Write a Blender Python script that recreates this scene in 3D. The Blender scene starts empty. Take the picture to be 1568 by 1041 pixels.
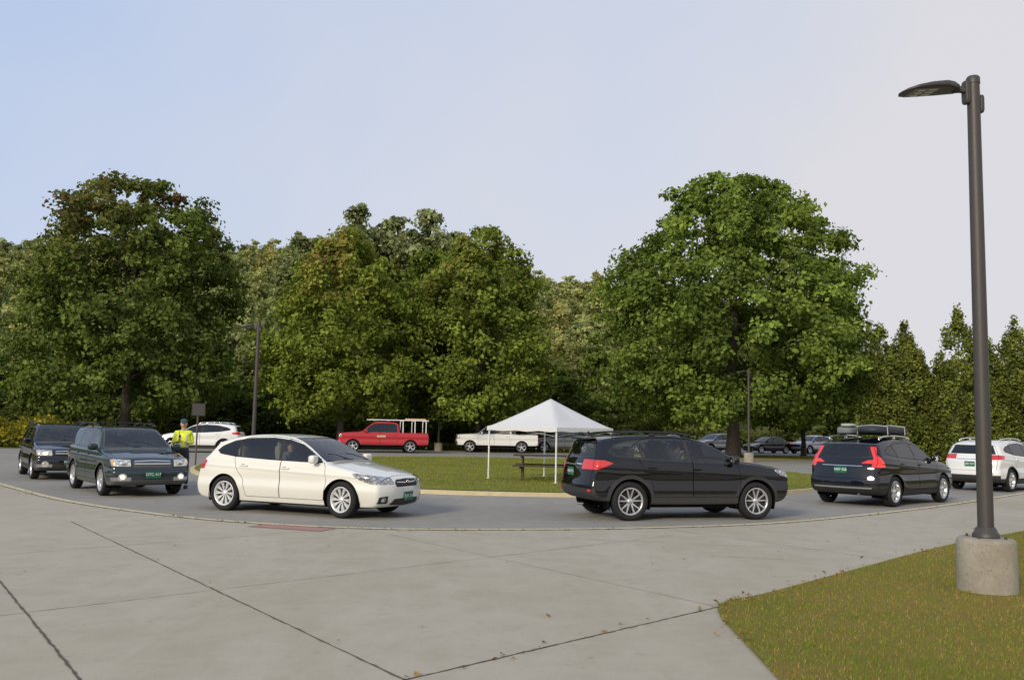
import bpy, math, random
import numpy as np
from mathutils import Vector, Matrix
from mathutils.geometry import tessellate_polygon
random.seed(3)
rng = np.random.default_rng(11)
scene = bpy.context.scene
COL = scene.collection

# ------------------------------------------------------------------ helpers
def link(o, parent=None):
    COL.objects.link(o)
    if parent is not None: o.parent = parent
    return o

def empty(name, loc=(0,0,0), rz=0.0, parent=None):
    e = bpy.data.objects.new(name, None)
    e.location = loc; e.rotation_euler = (0,0,rz); e.empty_display_size = .3
    return link(e, parent)

def np_mesh(name, V, F, mats=(), mi=None, smooth=False, fcol=None, pattr=None):
    V = np.ascontiguousarray(V, dtype=np.float32); F = np.ascontiguousarray(F, dtype=np.int32)
    me = bpy.data.meshes.new(name)
    M, k = F.shape
    me.vertices.add(len(V)); me.vertices.foreach_set('co', V.ravel())
    me.loops.add(M*k); me.loops.foreach_set('vertex_index', F.ravel())
    me.polygons.add(M); me.polygons.foreach_set('loop_start', np.arange(M, dtype=np.int32)*k)
    for m in mats: me.materials.append(m)
    if mi is not None: me.polygons.foreach_set('material_index', np.asarray(mi, dtype=np.int32))
    me.polygons.foreach_set('use_smooth', np.full(M, smooth))
    if fcol is not None:
        c = np.ones((M,4), dtype=np.float32); c[:,:3] = fcol
        a = me.attributes.new('col','FLOAT_COLOR','FACE'); a.data.foreach_set('color', c.ravel())
    if pattr:
        for n,arr in pattr.items():
            a = me.attributes.new(n,'FLOAT','POINT'); a.data.foreach_set('value', np.asarray(arr,dtype=np.float32))
    me.update(calc_edges=True)
    return me

class MB:
    def __init__(s): s.v=[]; s.f=[]; s.m=[]; s.s=[]
    def add(s, V, F, mat=0, smooth=True, M=None):
        o=len(s.v)
        for p in V:
            p=Vector(p)
            if M is not None: p = M @ p
            s.v.append(tuple(p))
        for f in F:
            s.f.append([o+i for i in f]); s.m.append(mat); s.s.append(smooth)
    def box(s, c, d, mat=0, M=None, R=None):
        V=[]
        for x in(-.5,.5):
            for y in(-.5,.5):
                for z in(-.5,.5):
                    p=Vector((x*d[0],y*d[1],z*d[2]))
                    if R is not None: p=R@p
                    V.append(p+Vector(c))
        F=[(0,1,3,2),(4,6,7,5),(0,4,5,1),(2,3,7,6),(0,2,6,4),(1,5,7,3)]
        s.add(V,F,mat,False,M)
    def sbox(s, c, d, mat=0, e=.35, R=None, M=None, n=16, taper=None):
        V=[];F=[]
        nu=n*2; nv=n
        def pw(a): return math.copysign(abs(a)**e,a)
        for j in range(nv+1):
            ph=-math.pi/2+math.pi*j/nv
            for i in range(nu):
                th=2*math.pi*i/nu
                p=Vector((pw(math.cos(ph))*pw(math.cos(th))*d[0]/2, pw(math.cos(ph))*pw(math.sin(th))*d[1]/2, pw(math.sin(ph))*d[2]/2))
                if taper: p=taper(p)
                if R is not None: p=R@p
                V.append(p+Vector(c))
        for j in range(nv):
            for i in range(nu):
                a=j*nu+i; b=j*nu+(i+1)%nu
                F.append((a,b,b+nu,a+nu))
        s.add(V,F,mat,True,M)
    def tube(s, pts, rad, mat=0, n=10, M=None, caps=True, sq=1.0):
        pts=[Vector(p) for p in pts]
        if not hasattr(rad,'__len__'): rad=[rad]*len(pts)
        V=[];F=[]
        d0=(pts[1]-pts[0]).normalized()
        u=d0.orthogonal().normalized()
        for i,p in enumerate(pts):
            a=pts[max(i-1,0)]; b=pts[min(i+1,len(pts)-1)]
            d=(b-a).normalized()
            u=(u-d*u.dot(d)).normalized(); w=d.cross(u)
            for k in range(n):
                t=2*math.pi*k/n
                V.append(p+(u*math.cos(t)+w*math.sin(t)*sq)*rad[i])
        for i in range(len(pts)-1):
            for k in range(n):
                a=i*n+k;b=i*n+(k+1)%n
                F.append((a,b,b+n,a+n))
        s.add(V,F,mat,True,M)
        if caps:
            s.add(V[:n],[tuple(range(n))[::-1]],mat,False,M)
            s.add(V[-n:],[tuple(range(n))],mat,False,M)
    def rev(s, prof, mat=0, n=32, M=None, a0=0, a1=2*math.pi, axis='y'):
        V=[];F=[]; full=abs(a1-a0-2*math.pi)<1e-6
        m=n if full else n+1
        for (r,h) in prof:
            for k in range(m):
                t=a0+(a1-a0)*k/n
                V.append((r*math.cos(t),h,r*math.sin(t)) if axis=='y' else (r*math.cos(t),r*math.sin(t),h))
        for j in range(len(prof)-1):
            for k in range(n):
                a=j*m+k; b=j*m+((k+1)%m if full else k+1)
                F.append((a,b,b+m,a+m))
        s.add(V,F,mat,True,M)
    def mesh(s,name,mats):
        me=bpy.data.meshes.new(name); me.from_pydata(s.v,[],s.f)
        for m in mats: me.materials.append(m)
        me.polygons.foreach_set('material_index',s.m); me.polygons.foreach_set('use_smooth',s.s)
        me.update(); return me
    def obj(s,name,mats,parent=None,loc=(0,0,0),rot=(0,0,0)):
        o=bpy.data.objects.new(name,s.mesh(name,mats)); o.location=loc; o.rotation_euler=rot
        return link(o,parent)

def RZ(a): return Matrix.Rotation(a,3,'Z')
def RY(a): return Matrix.Rotation(a,3,'Y')
def RX(a): return Matrix.Rotation(a,3,'X')

# ------------------------------------------------------------------ materials
class NT:
    def __init__(s,name):
        s.mat=bpy.data.materials.new(name); s.mat.use_nodes=True
        s.t=s.mat.node_tree; s.t.nodes.clear()
        s.out=s.n('ShaderNodeOutputMaterial')
    def n(s,typ,**kw):
        nd=s.t.nodes.new(typ)
        for k,v in kw.items():
            setattr(nd,k,v)
        return nd
    def l(s,a,b): s.t.links.new(a,b)
    def val(s,sock,v):
        if hasattr(v,'is_output'): s.l(v,sock)
        else: sock.default_value=v
    def math(s,op,a,b=0.0,c=0.0,clamp=False):
        nd=s.n('ShaderNodeMath',operation=op); nd.use_clamp=clamp
        s.val(nd.inputs[0],a); s.val(nd.inputs[1],b); s.val(nd.inputs[2],c)
        return nd.outputs[0]
    def mix(s,f,a,b,mode='MIX'):
        nd=s.n('ShaderNodeMix',data_type='RGBA',blend_type=mode)
        s.val(nd.inputs['Factor'],f)
        ia=[i for i in nd.inputs if i.type=='RGBA']
        for so,v in zip(ia,(a,b)):
            if isinstance(v,(tuple,list)): v=(v[0],v[1],v[2],1)
            s.val(so,v)
        return [o for o in nd.outputs if o.type=='RGBA'][0]
    def mixs(s,f,a,b):
        nd=s.n('ShaderNodeMixShader'); s.val(nd.inputs[0],f); s.l(a,nd.inputs[1]); s.l(b,nd.inputs[2]); return nd.outputs[0]
    def noise(s,scale,detail=4,rough=.55,vec=None,dist=0):
        nd=s.n('ShaderNodeTexNoise'); nd.inputs['Scale'].default_value=scale; nd.inputs['Detail'].default_value=detail
        nd.inputs['Roughness'].default_value=rough; nd.inputs['Distortion'].default_value=dist
        if vec is not None: s.l(vec,nd.inputs['Vector'])
        return nd.outputs['Fac']
    def ramp(s,f,pts):
        nd=s.n('ShaderNodeValToRGB'); s.l(f,nd.inputs[0]); e=nd.color_ramp.elements
        while len(e)<len(pts): e.new(.5)
        for i,(p,c) in enumerate(pts):
            e[i].position=p
            if not isinstance(c,(tuple,list)): c=(c,c,c)
            e[i].color=(c[0],c[1],c[2],1)
        return nd.outputs[0]
    def attr(s,name):
        nd=s.n('ShaderNodeAttribute'); nd.attribute_name=name; return nd
    def coord(s,which='Object'):
        return s.n('ShaderNodeTexCoord').outputs[which]
    def bsdf(s,base=(.5,.5,.5),rough=.5,metal=0,spec=.5,coat=0,emis=None,es=0,bump=None,bs=.2,bd=.01):
        p=s.n('ShaderNodeBsdfPrincipled')
        if isinstance(base,(tuple,list)): base=(base[0],base[1],base[2],1)
        s.val(p.inputs['Base Color'],base); s.val(p.inputs['Roughness'],rough); s.val(p.inputs['Metallic'],metal)
        s.val(p.inputs['Specular IOR Level'],spec)
        if coat: p.inputs['Coat Weight'].default_value=coat; p.inputs['Coat Roughness'].default_value=.045; p.inputs['Coat IOR'].default_value=1.6
        if emis: p.inputs['Emission Color'].default_value=(*emis,1); p.inputs['Emission Strength'].default_value=es
        if bump is not None:
            b=s.n('ShaderNodeBump'); b.inputs['Strength'].default_value=bs; b.inputs['Distance'].default_value=bd
            s.l(bump,b.inputs['Height']); s.l(b.outputs[0],p.inputs['Normal'])
        return p.outputs[0]
    def done(s,sh): s.l(sh,s.out.inputs['Surface']); return s.mat

_mc={}
def simple(name,base,rough=.5,metal=0,spec=.5,var=.12,scale=12,coat=0,emis=None,es=0):
    if name in _mc: return _mc[name]
    t=NT(name); nz=t.noise(scale,5,.6,t.coord())
    f=t.math('MULTIPLY_ADD',nz,2*var,1-var)
    mm=t.n('ShaderNodeVectorMath',operation='SCALE'); mm.inputs[0].default_value=base; t.l(f,mm.inputs['Scale'])
    r=t.math('MULTIPLY_ADD',nz,.15,rough-.07,clamp=True)
    m=t.done(t.bsdf(mm.outputs[0],r,metal,spec,coat,emis,es,bump=nz,bs=.05,bd=.002)); _mc[name]=m; return m

def leafmat(name,trans=.3):
    t=NT(name); c=t.attr('col').outputs['Color']
    d=t.n('ShaderNodeBsdfDiffuse'); t.l(c,d.inputs[0])
    tr=t.n('ShaderNodeBsdfTranslucent'); c2=t.mix(1.0,c,(1.3,1.5,.6),'MULTIPLY'); t.l(c2,tr.inputs[0])
    return t.done(t.mixs(trans,d.outputs[0],tr.outputs[0]))

M_leaf=leafmat('leaf_foliage')
M_blade=leafmat('grass_blades',.25)
def barkmat():
    t=NT('bark'); v=t.coord()
    mp=t.n('ShaderNodeMapping'); mp.inputs['Scale'].default_value=(6,6,1.2); t.l(v,mp.inputs[0])
    n=t.noise(3,6,.65,mp.outputs[0])
    return t.done(t.bsdf(t.ramp(n,[(.3,(.06,.048,.038)),(.7,(.18,.15,.12))]),.9,0,.2,bump=n,bs=.8,bd=.03))
M_bark=barkmat()

def ground_grass(name,c1,c2,c3,sc=1.0):
    t=NT(name); v=t.coord('Object')
    n1=t.noise(.35*sc,4,.6,v); n2=t.noise(3*sc,5,.7,v); n3=t.noise(60*sc,3,.7,v)
    a=t.mix(t.ramp(n1,[(.35,0.),(.65,1.)]),c1,c2); b=t.mix(t.ramp(n2,[(.45,0.),(.75,1.)]),a,c3)
    k=t.math('MULTIPLY_ADD',n3,.9,.55); s=t.n('ShaderNodeVectorMath',operation='SCALE'); t.l(b,s.inputs[0]); t.l(k,s.inputs['Scale'])
    return t.done(t.bsdf(s.outputs[0],.95,0,.1,bump=n3,bs=.8,bd=.03))
M_ground=ground_grass('meadow',(.08,.10,.022),(.12,.12,.03),(.14,.12,.04),.3)
M_lawn=ground_grass('lawn',(.16,.165,.03),(.23,.19,.045),(.27,.17,.06))
M_island=ground_grass('island_lawn',(.16,.18,.03),(.21,.21,.045),(.24,.20,.06),.6)

def concretemat():
    t=NT('concrete_paving'); v=t.coord()
    n1=t.noise(.25,5,.6,v); n2=t.noise(2.2,6,.7,v,.4); n3=t.noise(90,3,.6,v); n4=t.noise(350,2,.5,v)
    a=t.ramp(n1,[(.3,(.385,.338,.252)),(.5,(.415,.370,.286)),(.7,(.43,.39,.31))])
    b=t.mix(t.ramp(n2,[(.35,.45),(.6,0.)]),a,(.325,.28,.203))
    mp=t.n('ShaderNodeMapping'); mp.inputs['Rotation'].default_value=(0,0,.9); mp.inputs['Scale'].default_value=(1,.25,1); t.l(v,mp.inputs[0])
    n5=t.noise(1.1,6,.7,mp.outputs[0],.6)
    b=t.mix(t.ramp(n5,[(.50,0.),(.70,.45)]),b,(.47,.435,.355))
    n6=t.noise(6,5,.75,v,.3)
    b=t.mix(t.ramp(n6,[(.58,0.),(.70,.40)]),b,(.26,.228,.17))
    k=t.math('MULTIPLY_ADD',n3,.45,.775); k2=t.math('MULTIPLY_ADD',n4,.4,.80); k=t.math('MULTIPLY',k,k2)
    s=t.n('ShaderNodeVectorMath',operation='SCALE'); t.l(b,s.inputs[0]); t.l(k,s.inputs['Scale'])
    return t.done(t.bsdf(s.outputs[0],.85,0,.2,bump=n3,bs=.3,bd=.004))
M_conc=concretemat()
def asphaltmat():
    t=NT('asphalt'); v=t.coord()
    n1=t.noise(.3,5,.6,v); n2=t.noise(3,6,.7,v,.4); n3=t.noise(120,3,.6,v)
    a=t.ramp(n1,[(.3,(.28,.26,.225)),(.7,(.345,.323,.282))])
    b=t.mix(t.ramp(n2,[(.4,.35),(.65,0.)]),a,(.20,.188,.166))
    k=t.math('MULTIPLY_ADD',n3,.8,.6)
    s=t.n('ShaderNodeVectorMath',operation='SCALE'); t.l(b,s.inputs[0]); t.l(k,s.inputs['Scale'])
    return t.done(t.bsdf(s.outputs[0],.9,0,.15,bump=n3,bs=.5,bd=.006))
M_asph=asphaltmat()
M_kerb=simple('kerb_stone',(.54,.46,.28),.85,var=.25,scale=5)
M_joint=simple('joint_dirt',(.10,.08,.055),.95,var=.4,scale=20)
M_joint2=simple('joint_faint',(.25,.215,.155),.95,var=.2,scale=9)
M_brickpad=simple('tactile_brick',(.35,.18,.14),.85,var=.25,scale=30)
M_black=simple('black_rubber',(.018,.018,.018),.8,spec=.3)
M_well=simple('wheel_well',(.008,.008,.008),.95,spec=.05)
M_plast=simple('black_plastic',(.025,.025,.027),.55,spec=.3)
M_chrome=simple('chrome',(.75,.75,.76),.12,1,var=.05)
M_silver=simple('alloy_silver',(.62,.62,.63),.28,.75,var=.08)
M_alloyw=simple('alloy_bright',(.72,.72,.70),.3,.4,var=.06)
M_dark_alloy=simple('alloy_black',(.03,.03,.03),.3,.5)
M_disc=simple('brake_disc',(.10,.095,.09),.5,.6)
M_int=simple('car_interior',(.10,.097,.092),.8)
M_intt=simple('car_interior_tan',(.30,.275,.235),.8)
M_plate=simple('plate_green',(.01,.12,.06),.4)
M_white=simple('white_paint',(.78,.78,.76),.5,var=.03)
M_skin=simple('skin',(.52,.32,.24),.55,var=.06,scale=30)
M_hair=simple('hair',(.05,.035,.025),.8)
M_shirtd=simple('shirt_dark',(.16,.17,.20),.9)
M_lampmetal=simple('lamp_bronze',(.06,.053,.048),.5,.2,var=.15,scale=6)
M_amber=simple('amber_lens',(.8,.25,.02),.2,emis=(1,.35,.05),es=.25)
M_lit=simple('lit_headlamp',(.9,.9,.8),.2,emis=(1,.88,.65),es=1.3)
M_rlens=simple('red_lens',(.5,.01,.01),.15,emis=(1,.02,.01),es=.25)

# ------------------------------------------------------------------ flat sheets
def crspline(pts,per=8):
    P=[np.array(p,float) for p in pts]; out=[]
    for i in range(len(P)-1):
        p0=P[max(i-1,0)];p1=P[i];p2=P[i+1];p3=P[min(i+2,len(P)-1)]
        for k in range(per):
            t=k/per
            out.append(.5*((2*p1)+(-p0+p2)*t+(2*p0-5*p1+4*p2-p3)*t*t+(-p0+3*p1-3*p2+p3)*t**3))
    out.append(P[-1]); return [tuple(o) for o in out]
def sheet(name,poly,z,mat,parent=None,depth=0):
    tri=tessellate_polygon([[Vector((p[0],p[1],0)) for p in poly]])
    V=[(p[0],p[1],z) for p in poly]; F=[]
    for t in tri:
        a,b,c=[Vector(V[i]) for i in t]
        F.append(tuple(t) if (b-a).cross(c-a).z>0 else tuple(t)[::-1])
    if depth:
        n=len(poly); V+= [(p[0],p[1],z-depth) for p in poly]
        ar=sum(poly[i][0]*poly[(i+1)%n][1]-poly[(i+1)%n][0]*poly[i][1] for i in range(n))
        for i in range(n):
            j=(i+1)%n
            F.append((i,j,j+n,i+n)[::-1] if ar>0 else (i,j,j+n,i+n))
    me=bpy.data.meshes.new(name); me.from_pydata(V,[],F); me.materials.append(mat); me.update()
    return link(bpy.data.objects.new(name,me),parent)
def ribbon(mb,pts,w,z,mat=0,jit=0):
    V=[];F=[]
    pts=[Vector((p[0],p[1],z)) for p in pts]
    for i,p in enumerate(pts):
        d=(pts[min(i+1,len(pts)-1)]-pts[max(i-1,0)]).normalized(); nn=Vector((-d.y,d.x,0))
        ww=w*(1+random.uniform(-jit,jit)); off=nn*random.uniform(-jit,jit)*w*.5
        V+=[p+nn*ww/2+off,p-nn*ww/2+off]
    for i in range(len(pts)-1): F.append((2*i+1,2*i+3,2*i+2,2*i))
    mb.add(V,F,mat,False)
def seg(a,b,n):
    return [(a[0]+(b[0]-a[0])*i/n,a[1]+(b[1]-a[1])*i/n) for i in range(n+1)]

ZP=.10
S=900
gm=np_mesh('ground',[(-S,-60,-.02),(S,-60,-.02),(S,2*S,-.02),(-S,2*S,-.02)],[(0,1,2,3)],[M_ground]); link(bpy.data.objects.new('ground',gm))
curb=crspline([(-44,52),(-30,42),(-21,32.5),(-12.1,22.1),(-8.65,18.1),(-5.9,15.75),(-3.9,14.65),(-2.0,14.25),(0,14.5),(2.4,15.25),(5.0,16.7),(9.0,20.4),(12.2,23.9),(15.5,27.6),(22,35),(32,46),(60,70)],8)
road=[(c[0],c[1]-.3) for c in curb]+[(70,98),(12,98),(9,70),(-18,64),(-24,52),(-30,50),(-60,60)]
sheet('asphalt_road',road,0.0,M_asph)
plaza=list(curb)+[(60,-20),(-44,-20)]
sheet('concrete_plaza',plaza,ZP,M_conc,depth=.12)
mb=MB(); inner=[]
for i,c in enumerate(curb):
    a=curb[max(i-1,0)];b=curb[min(i+1,len(curb)-1)]
    d=Vector((b[0]-a[0],b[1]-a[1],0)).normalized(); inner.append((c[0]+d.y*.085,c[1]-d.x*.085))
ribbon(mb,inner,.17,ZP+.004,0)
inner2=[(p[0]+(p[0]-c[0])*1.15,p[1]+(p[1]-c[1])*1.15) for p,c in zip(inner,curb)]
fine=crspline(inner2[16:110:2],14)
ribbon(mb,fine,.026,ZP+.008,1,.5)
mb.obj('kerb',[M_kerb,M_joint])
mb=MB()
def wob(a,b,n,w,mat,j=.5,wb=.004): ribbon(mb,[(p[0]+random.uniform(-wb,wb),p[1]+random.uniform(-wb,wb)) for p in seg(a,b,n)],w,ZP+.004 if mat==0 else ZP+.0025,mat,j)
A0=Vector((-.62,5.83)); A1=Vector((-6.35,13.75)); dA=(A1-A0).normalized()
wob(A0-dA*4,A1+dA*.6,160,.015,0)
wob((-2.6+.6*2,5.68-.82*2),(-8.9,14.7),160,.016,0)
wob((-.62,5.83),(1.91,8.43),70,.016,0)
wob((-.62,5.83),(-3.0,3.4),30,.014,0)
dC=Vector((.70,.714))
for k,(s0,L) in enumerate([(3.6,7.5),(7.2,5.6)]):
    st=A0+dA*s0; wob(st-dC*3.2,st+dC*L,80,.009,1)
for (ox,oy,L) in [(1.91,8.43,8.0),(5.0,11.6,7.3)]:
    wob((ox,oy),(ox+dA.x*L,oy+dA.y*L),80,.009,1)
wob((-3.9,14.4),(4.9,12.6),60,.008,1)
# hairline crack
cp=[(2.55,11.75)]
for i in range(16): cp.append((cp[-1][0]+random.uniform(.02,.09),cp[-1][1]+random.uniform(-.035,.04)))
ribbon(mb,cp,.010,ZP+.0055,0,.5)
mb.obj('paving_joints',[M_joint,M_joint2])
sheet('tactile_paving',[(-3.95,14.05),(-2.75,13.62),(-2.6,14.02),(-3.8,14.45)],ZP+.006,M_brickpad)
lawn=[(1.6,2),(1.74,6.0)]+crspline([(1.78,7.0),(1.91,8.43),(2.6,9.2),(4.0,10.8),(6.4,13.5),(9.0,16.0),(14,21),(20,27)],6)+[(58,55),(58,2)]
sheet('lawn',lawn,ZP+.015,M_lawn)
isl=[(0.2+11.8*math.cos(t),36+13.2*math.sin(t)) for t in np.linspace(0,2*math.pi,96,endpoint=False)]
sheet('island_kerb',isl,.10,M_kerb,depth=.12)
isl2=[(0.2+11.66*math.cos(t),36+13.06*math.sin(t)) for t in np.linspace(0,2*math.pi,96,endpoint=False)]
sheet('island_grass',isl2,.115,M_island)
vp=[(17+10*math.cos(t),65+4.5*math.sin(t)) for t in np.linspace(0,2*math.pi,48,endpoint=False)]
sheet('verge_grass',vp,.06,M_island,depth=.08)

# ------------------------------------------------------------------ grass blades
def inpoly(px,py,poly):
    inside=np.zeros(len(px),bool); n=len(poly)
    for i in range(n):
        x1,y1=poly[i];x2,y2=poly[(i+1)%n]
        c=((y1>py)!=(y2>py))
        xi=(x2-x1)*(py-y1)/(y2-y1+1e-12)+x1
        inside^= c&(px<xi)
    return inside
def blades(name,poly,bb,n,z,h0,h1,w,cols,parent=None,near=False,patch=.8):
    if near:
        y=bb[1]+(bb[3]-bb[1])*rng.random(n)**1.6
    else: y=rng.uniform(bb[1],bb[3],n)
    x=rng.uniform(bb[0],bb[2],n); k=inpoly(x,y,poly); x=x[k];y=y[k]; n=len(x)
    a=rng.uniform(0,2*np.pi,n); h=rng.uniform(h0,h1,n); ww=w*rng.uniform(.6,1.4,n)
    p=(np.sin(x*patch*1.7+np.sin(y*patch*1.3)*2)+np.sin(y*patch*2.1+np.sin(x*patch*.9+1)*2.2)+np.sin((x+y)*patch*4.1)*.5)*.25+.45+rng.normal(0,.22,n)
    h=h*(1.15-.5*np.clip(p,0,1))
    ln=rng.uniform(.1,.9,n)*h; la=rng.uniform(0,2*np.pi,n)
    V=np.zeros((n,3,3)); V[:,0]=np.stack([x-np.cos(a)*ww,y-np.sin(a)*ww,np.full(n,z)],1); V[:,1]=np.stack([x+np.cos(a)*ww,y+np.sin(a)*ww,np.full(n,z)],1)
    V[:,2]=np.stack([x+np.cos(la)*ln,y+np.sin(la)*ln,z+h],1)
    p=np.clip(p,0,1)[:,None]; c=np.array(cols[0])*(1-p)+np.array(cols[1])*p
    dry=(rng.random(n)<.08+.34*p[:,0])[:,None]; c=np.where(dry,np.array(cols[2]),c)*rng.uniform(.7,1.25,n)[:,None]
    me=np_mesh(name,V.reshape(-1,3),np.arange(n*3).reshape(-1,3),[M_blade],fcol=c)
    return link(bpy.data.objects.new(name,me),parent)
blades('lawn_grass_blades',lawn,(1.6,4.5,13,19),210000,ZP+.01,.012,.04,.0038,[(.19,.235,.03),(.35,.30,.055),(.48,.28,.11)],near=True)
blades('island_grass_blades',isl2,(-11.5,22.5,12,50),70000,.11,.03,.08,.010,[(.17,.21,.03),(.25,.26,.05),(.32,.25,.08)])

# ------------------------------------------------------------------ trees
def crown_mesh(name,H,R,prof,zb,ncl,nl,ls,c0,c1,seed,top=None,cr=(.5,1.1),flat=.7,up=.35,inner=.3,lump=.14):
    r=np.random.default_rng(seed)
    hs=np.array([p[0] for p in prof]); rs=np.array([p[1] for p in prof])
    h=r.random(ncl*3); rr=np.interp(h,hs,rs); keep=r.random(ncl*3)<(rr/rs.max())**1.3+.08; h=h[keep][:ncl]; n=len(h)
    a=r.uniform(0,2*np.pi,n); ph=r.uniform(0,6.28,4)
    lum=1+lump*(.6*np.sin(3*a+ph[0]+h*5)+.5*np.sin(5*a+ph[1]-h*9)+.5*np.sin(2*a+ph[2]+h*14)+.5*np.sin(9*a+h*23))*.8
    q=np.where(r.random(n)<inner, r.uniform(.15,.8,n), r.uniform(.80,1.03,n))
    crr=r.uniform(cr[0],cr[1],n)*(.6+.4*np.interp(h,hs,rs))
    rad=np.maximum(np.interp(h,hs,rs)*R*lum*q-crr*.5,0)
    C=np.stack([rad*np.cos(a),rad*np.sin(a),zb+h*(H-zb)-crr*.35],1)
    cb=r.uniform(.55,1.4,n)
    N=n*nl; ci=np.repeat(np.arange(n),nl)
    d=r.normal(size=(N,3)); d/=np.linalg.norm(d,axis=1)[:,None]
    sh=crr[ci]*(r.random(N)**.5)*r.uniform(.8,1.4,N)
    out=C[ci].copy(); out[:,2]=0; out/= (np.linalg.norm(out,axis=1)[:,None]+1e-6)
    off=d*sh[:,None]*np.array([1,1,flat])
    off+=out*((off*out).sum(1)*.35)[:,None]; off[:,2]-=.18*np.abs((off*out).sum(1))
    P=C[ci]+off
    nr=d*.6+out*.35+np.array([0,0,up])+r.normal(size=(N,3))*.5; nr/=np.linalg.norm(nr,axis=1)[:,None]
    t=np.cross(nr,r.normal(size=(N,3))); t/=np.linalg.norm(t,axis=1)[:,None]; b=np.cross(nr,t)
    s=(ls*r.uniform(.55,1.45,N))[:,None]
    V=np.stack([P-t*s*.5,P-b*s*.36,P+t*s*.5,P+b*s*.36],1)
    V[:,0]+=nr*s*-.12; V[:,2]+=nr*s*-.12
    p=r.random(N)[:,None]; pc=r.random(n)[ci][:,None]
    c=(np.array(c0)*(1-.5*(p+pc))+np.array(c1)*(.5*(p+pc)))*(cb[ci]*r.uniform(.7,1.3,N))[:,None]
    if top is not None:
        f=np.clip((P[:,2]-zb)/(H-zb)*1.6-.75,0,1)*np.clip(np.sin(a[ci]*2+ph[3])*.6+.55,0,1)*(r.random(N)<.6)
        c=c*(1-f[:,None])+np.array(top)*f[:,None]*r.uniform(.6,1.3,N)[:,None]
    return np_mesh(name,V.reshape(-1,3),np.arange(N*4).reshape(-1,4),[M_leaf],fcol=c)
def trunk_mesh(name,H,R,zb,tr,seed,nl=14):
    rd=random.Random(seed); mb=MB()
    top=H*.86; pts=[];rad=[]
    for i in range(9):
        f=i/8; pts.append((rd.uniform(-.12,.12)*f*2,rd.uniform(-.12,.12)*f*2,-.1+f*top)); rad.append(tr*(1.35 if i==0 else 1)*(1-f*.88))
    mb.tube(pts,rad,0,10)
    for k in range(nl):
        f=rd.uniform(.14,.75); z=zb*.6+f*(top-zb*.6); a=k*2.4+rd.uniform(-.4,.4); L=R*(1-.45*f)*rd.uniform(.6,.9)
        p0=Vector((0,0,z)); ps=[p0]; d=Vector((math.cos(a),math.sin(a),.45+.4*f))
        for j in range(1,5):
            ps.append(p0+d*L*j/4+Vector((rd.uniform(-.25,.25),rd.uniform(-.25,.25),.1*j*j*L/12)))
        r0=tr*.38*(1-f*.6); mb.tube(ps,[r0,r0*.75,r0*.5,r0*.3,r0*.12],0,6)
        for q in range(3):
            b=ps[2+q//2]; dd=Vector((rd.uniform(-1,1),rd.uniform(-1,1),rd.uniform(.1,.8))).normalized()*L*.35
            mb.tube([b,b+dd*.5+Vector((0,0,.05)),b+dd],[r0*.35,r0*.2,r0*.07],0,5)
    return mb.mesh(name,[M_bark])
def tree(name,loc,H,R,prof,zb,tr,seed,rz=0,**kw):
    e=empty(name,loc,rz)
    link(bpy.data.objects.new('trunk',trunk_mesh('trunk',H,R,zb,tr,seed)),e)
    link(bpy.data.objects.new('crown',crown_mesh('crown',H,R,prof,zb,seed=seed,**kw)),e)
    return e
PR1=[(0,.75),(.12,1),(.4,.97),(.6,.92),(.8,.84),(.92,.68),(1,.32)]
PR2=[(0,.7),(.15,1),(.45,.97),(.7,.82),(.88,.5),(1,.15)]
PR4=[(0,.72),(.15,1),(.4,1),(.6,.92),(.75,.75),(.9,.5),(1,.2)]
tree('maple_tree',(-26,62,0),18.2,7.1,PR1,2.5,.38,1,ncl=640,nl=100,ls=.29,c0=(.065,.09,.026),c1=(.175,.22,.05),top=(.20,.115,.065))
tree('maple_tree',(-11.6,63,0),15.3,5.4,PR2,2.6,.26,2,ncl=440,nl=95,ls=.28,c0=(.105,.145,.026),c1=(.27,.31,.055),top=(.33,.18,.075))
tree('maple_tree',(-2.2,64.5,0),16.4,4.9,PR2,2.6,.24,3,ncl=400,nl=95,ls=.28,c0=(.095,.135,.026),c1=(.25,.295,.055),top=(.27,.19,.075))
tree('maple_tree',(-6.3,70,0),15.6,4.0,PR2,2.4,.22,4,ncl=280,nl=80,ls=.30,c0=(.08,.115,.026),c1=(.20,.24,.048))
tree('maple_tree',(15.3,63,0),19.8,9.2,PR4,2.9,.45,5,ncl=900,nl=110,ls=.29,c0=(.078,.12,.030),c1=(.23,.29,.058),cr=(.55,1.2))
tree('maple_tree',(23.0,72,0),11.5,4.6,PR2,2.4,.2,6,ncl=200,nl=90,ls=.34,c0=(.08,.11,.026),c1=(.20,.24,.05))
PRC=[(0,.95),(.08,1),(.4,.95),(.65,.74),(.83,.45),(.94,.19),(1,.03)]
for i,(x,y,h,w) in enumerate([(23.4,58,8.8,1.8),(25.2,58.5,9.0,1.8),(26.6,59.5,7.4,1.6),(28.2,57.5,10.0,2.1),(30.1,58,8.5,1.8),(31.8,57.5,9.3,1.95),(33.5,58,8.5,1.8),(35.4,58,9.4,1.95),(37.2,58,8.7,1.8)]):
    tree('arborvitae',(x,y,0),h,w,PRC,.1,.09,40+i,ncl=340,nl=50,ls=.17,c0=(.06,.085,.022),c1=(.26,.28,.06),cr=(.26,.44),flat=1.8,up=.1,inner=.2,lump=.08)

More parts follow.
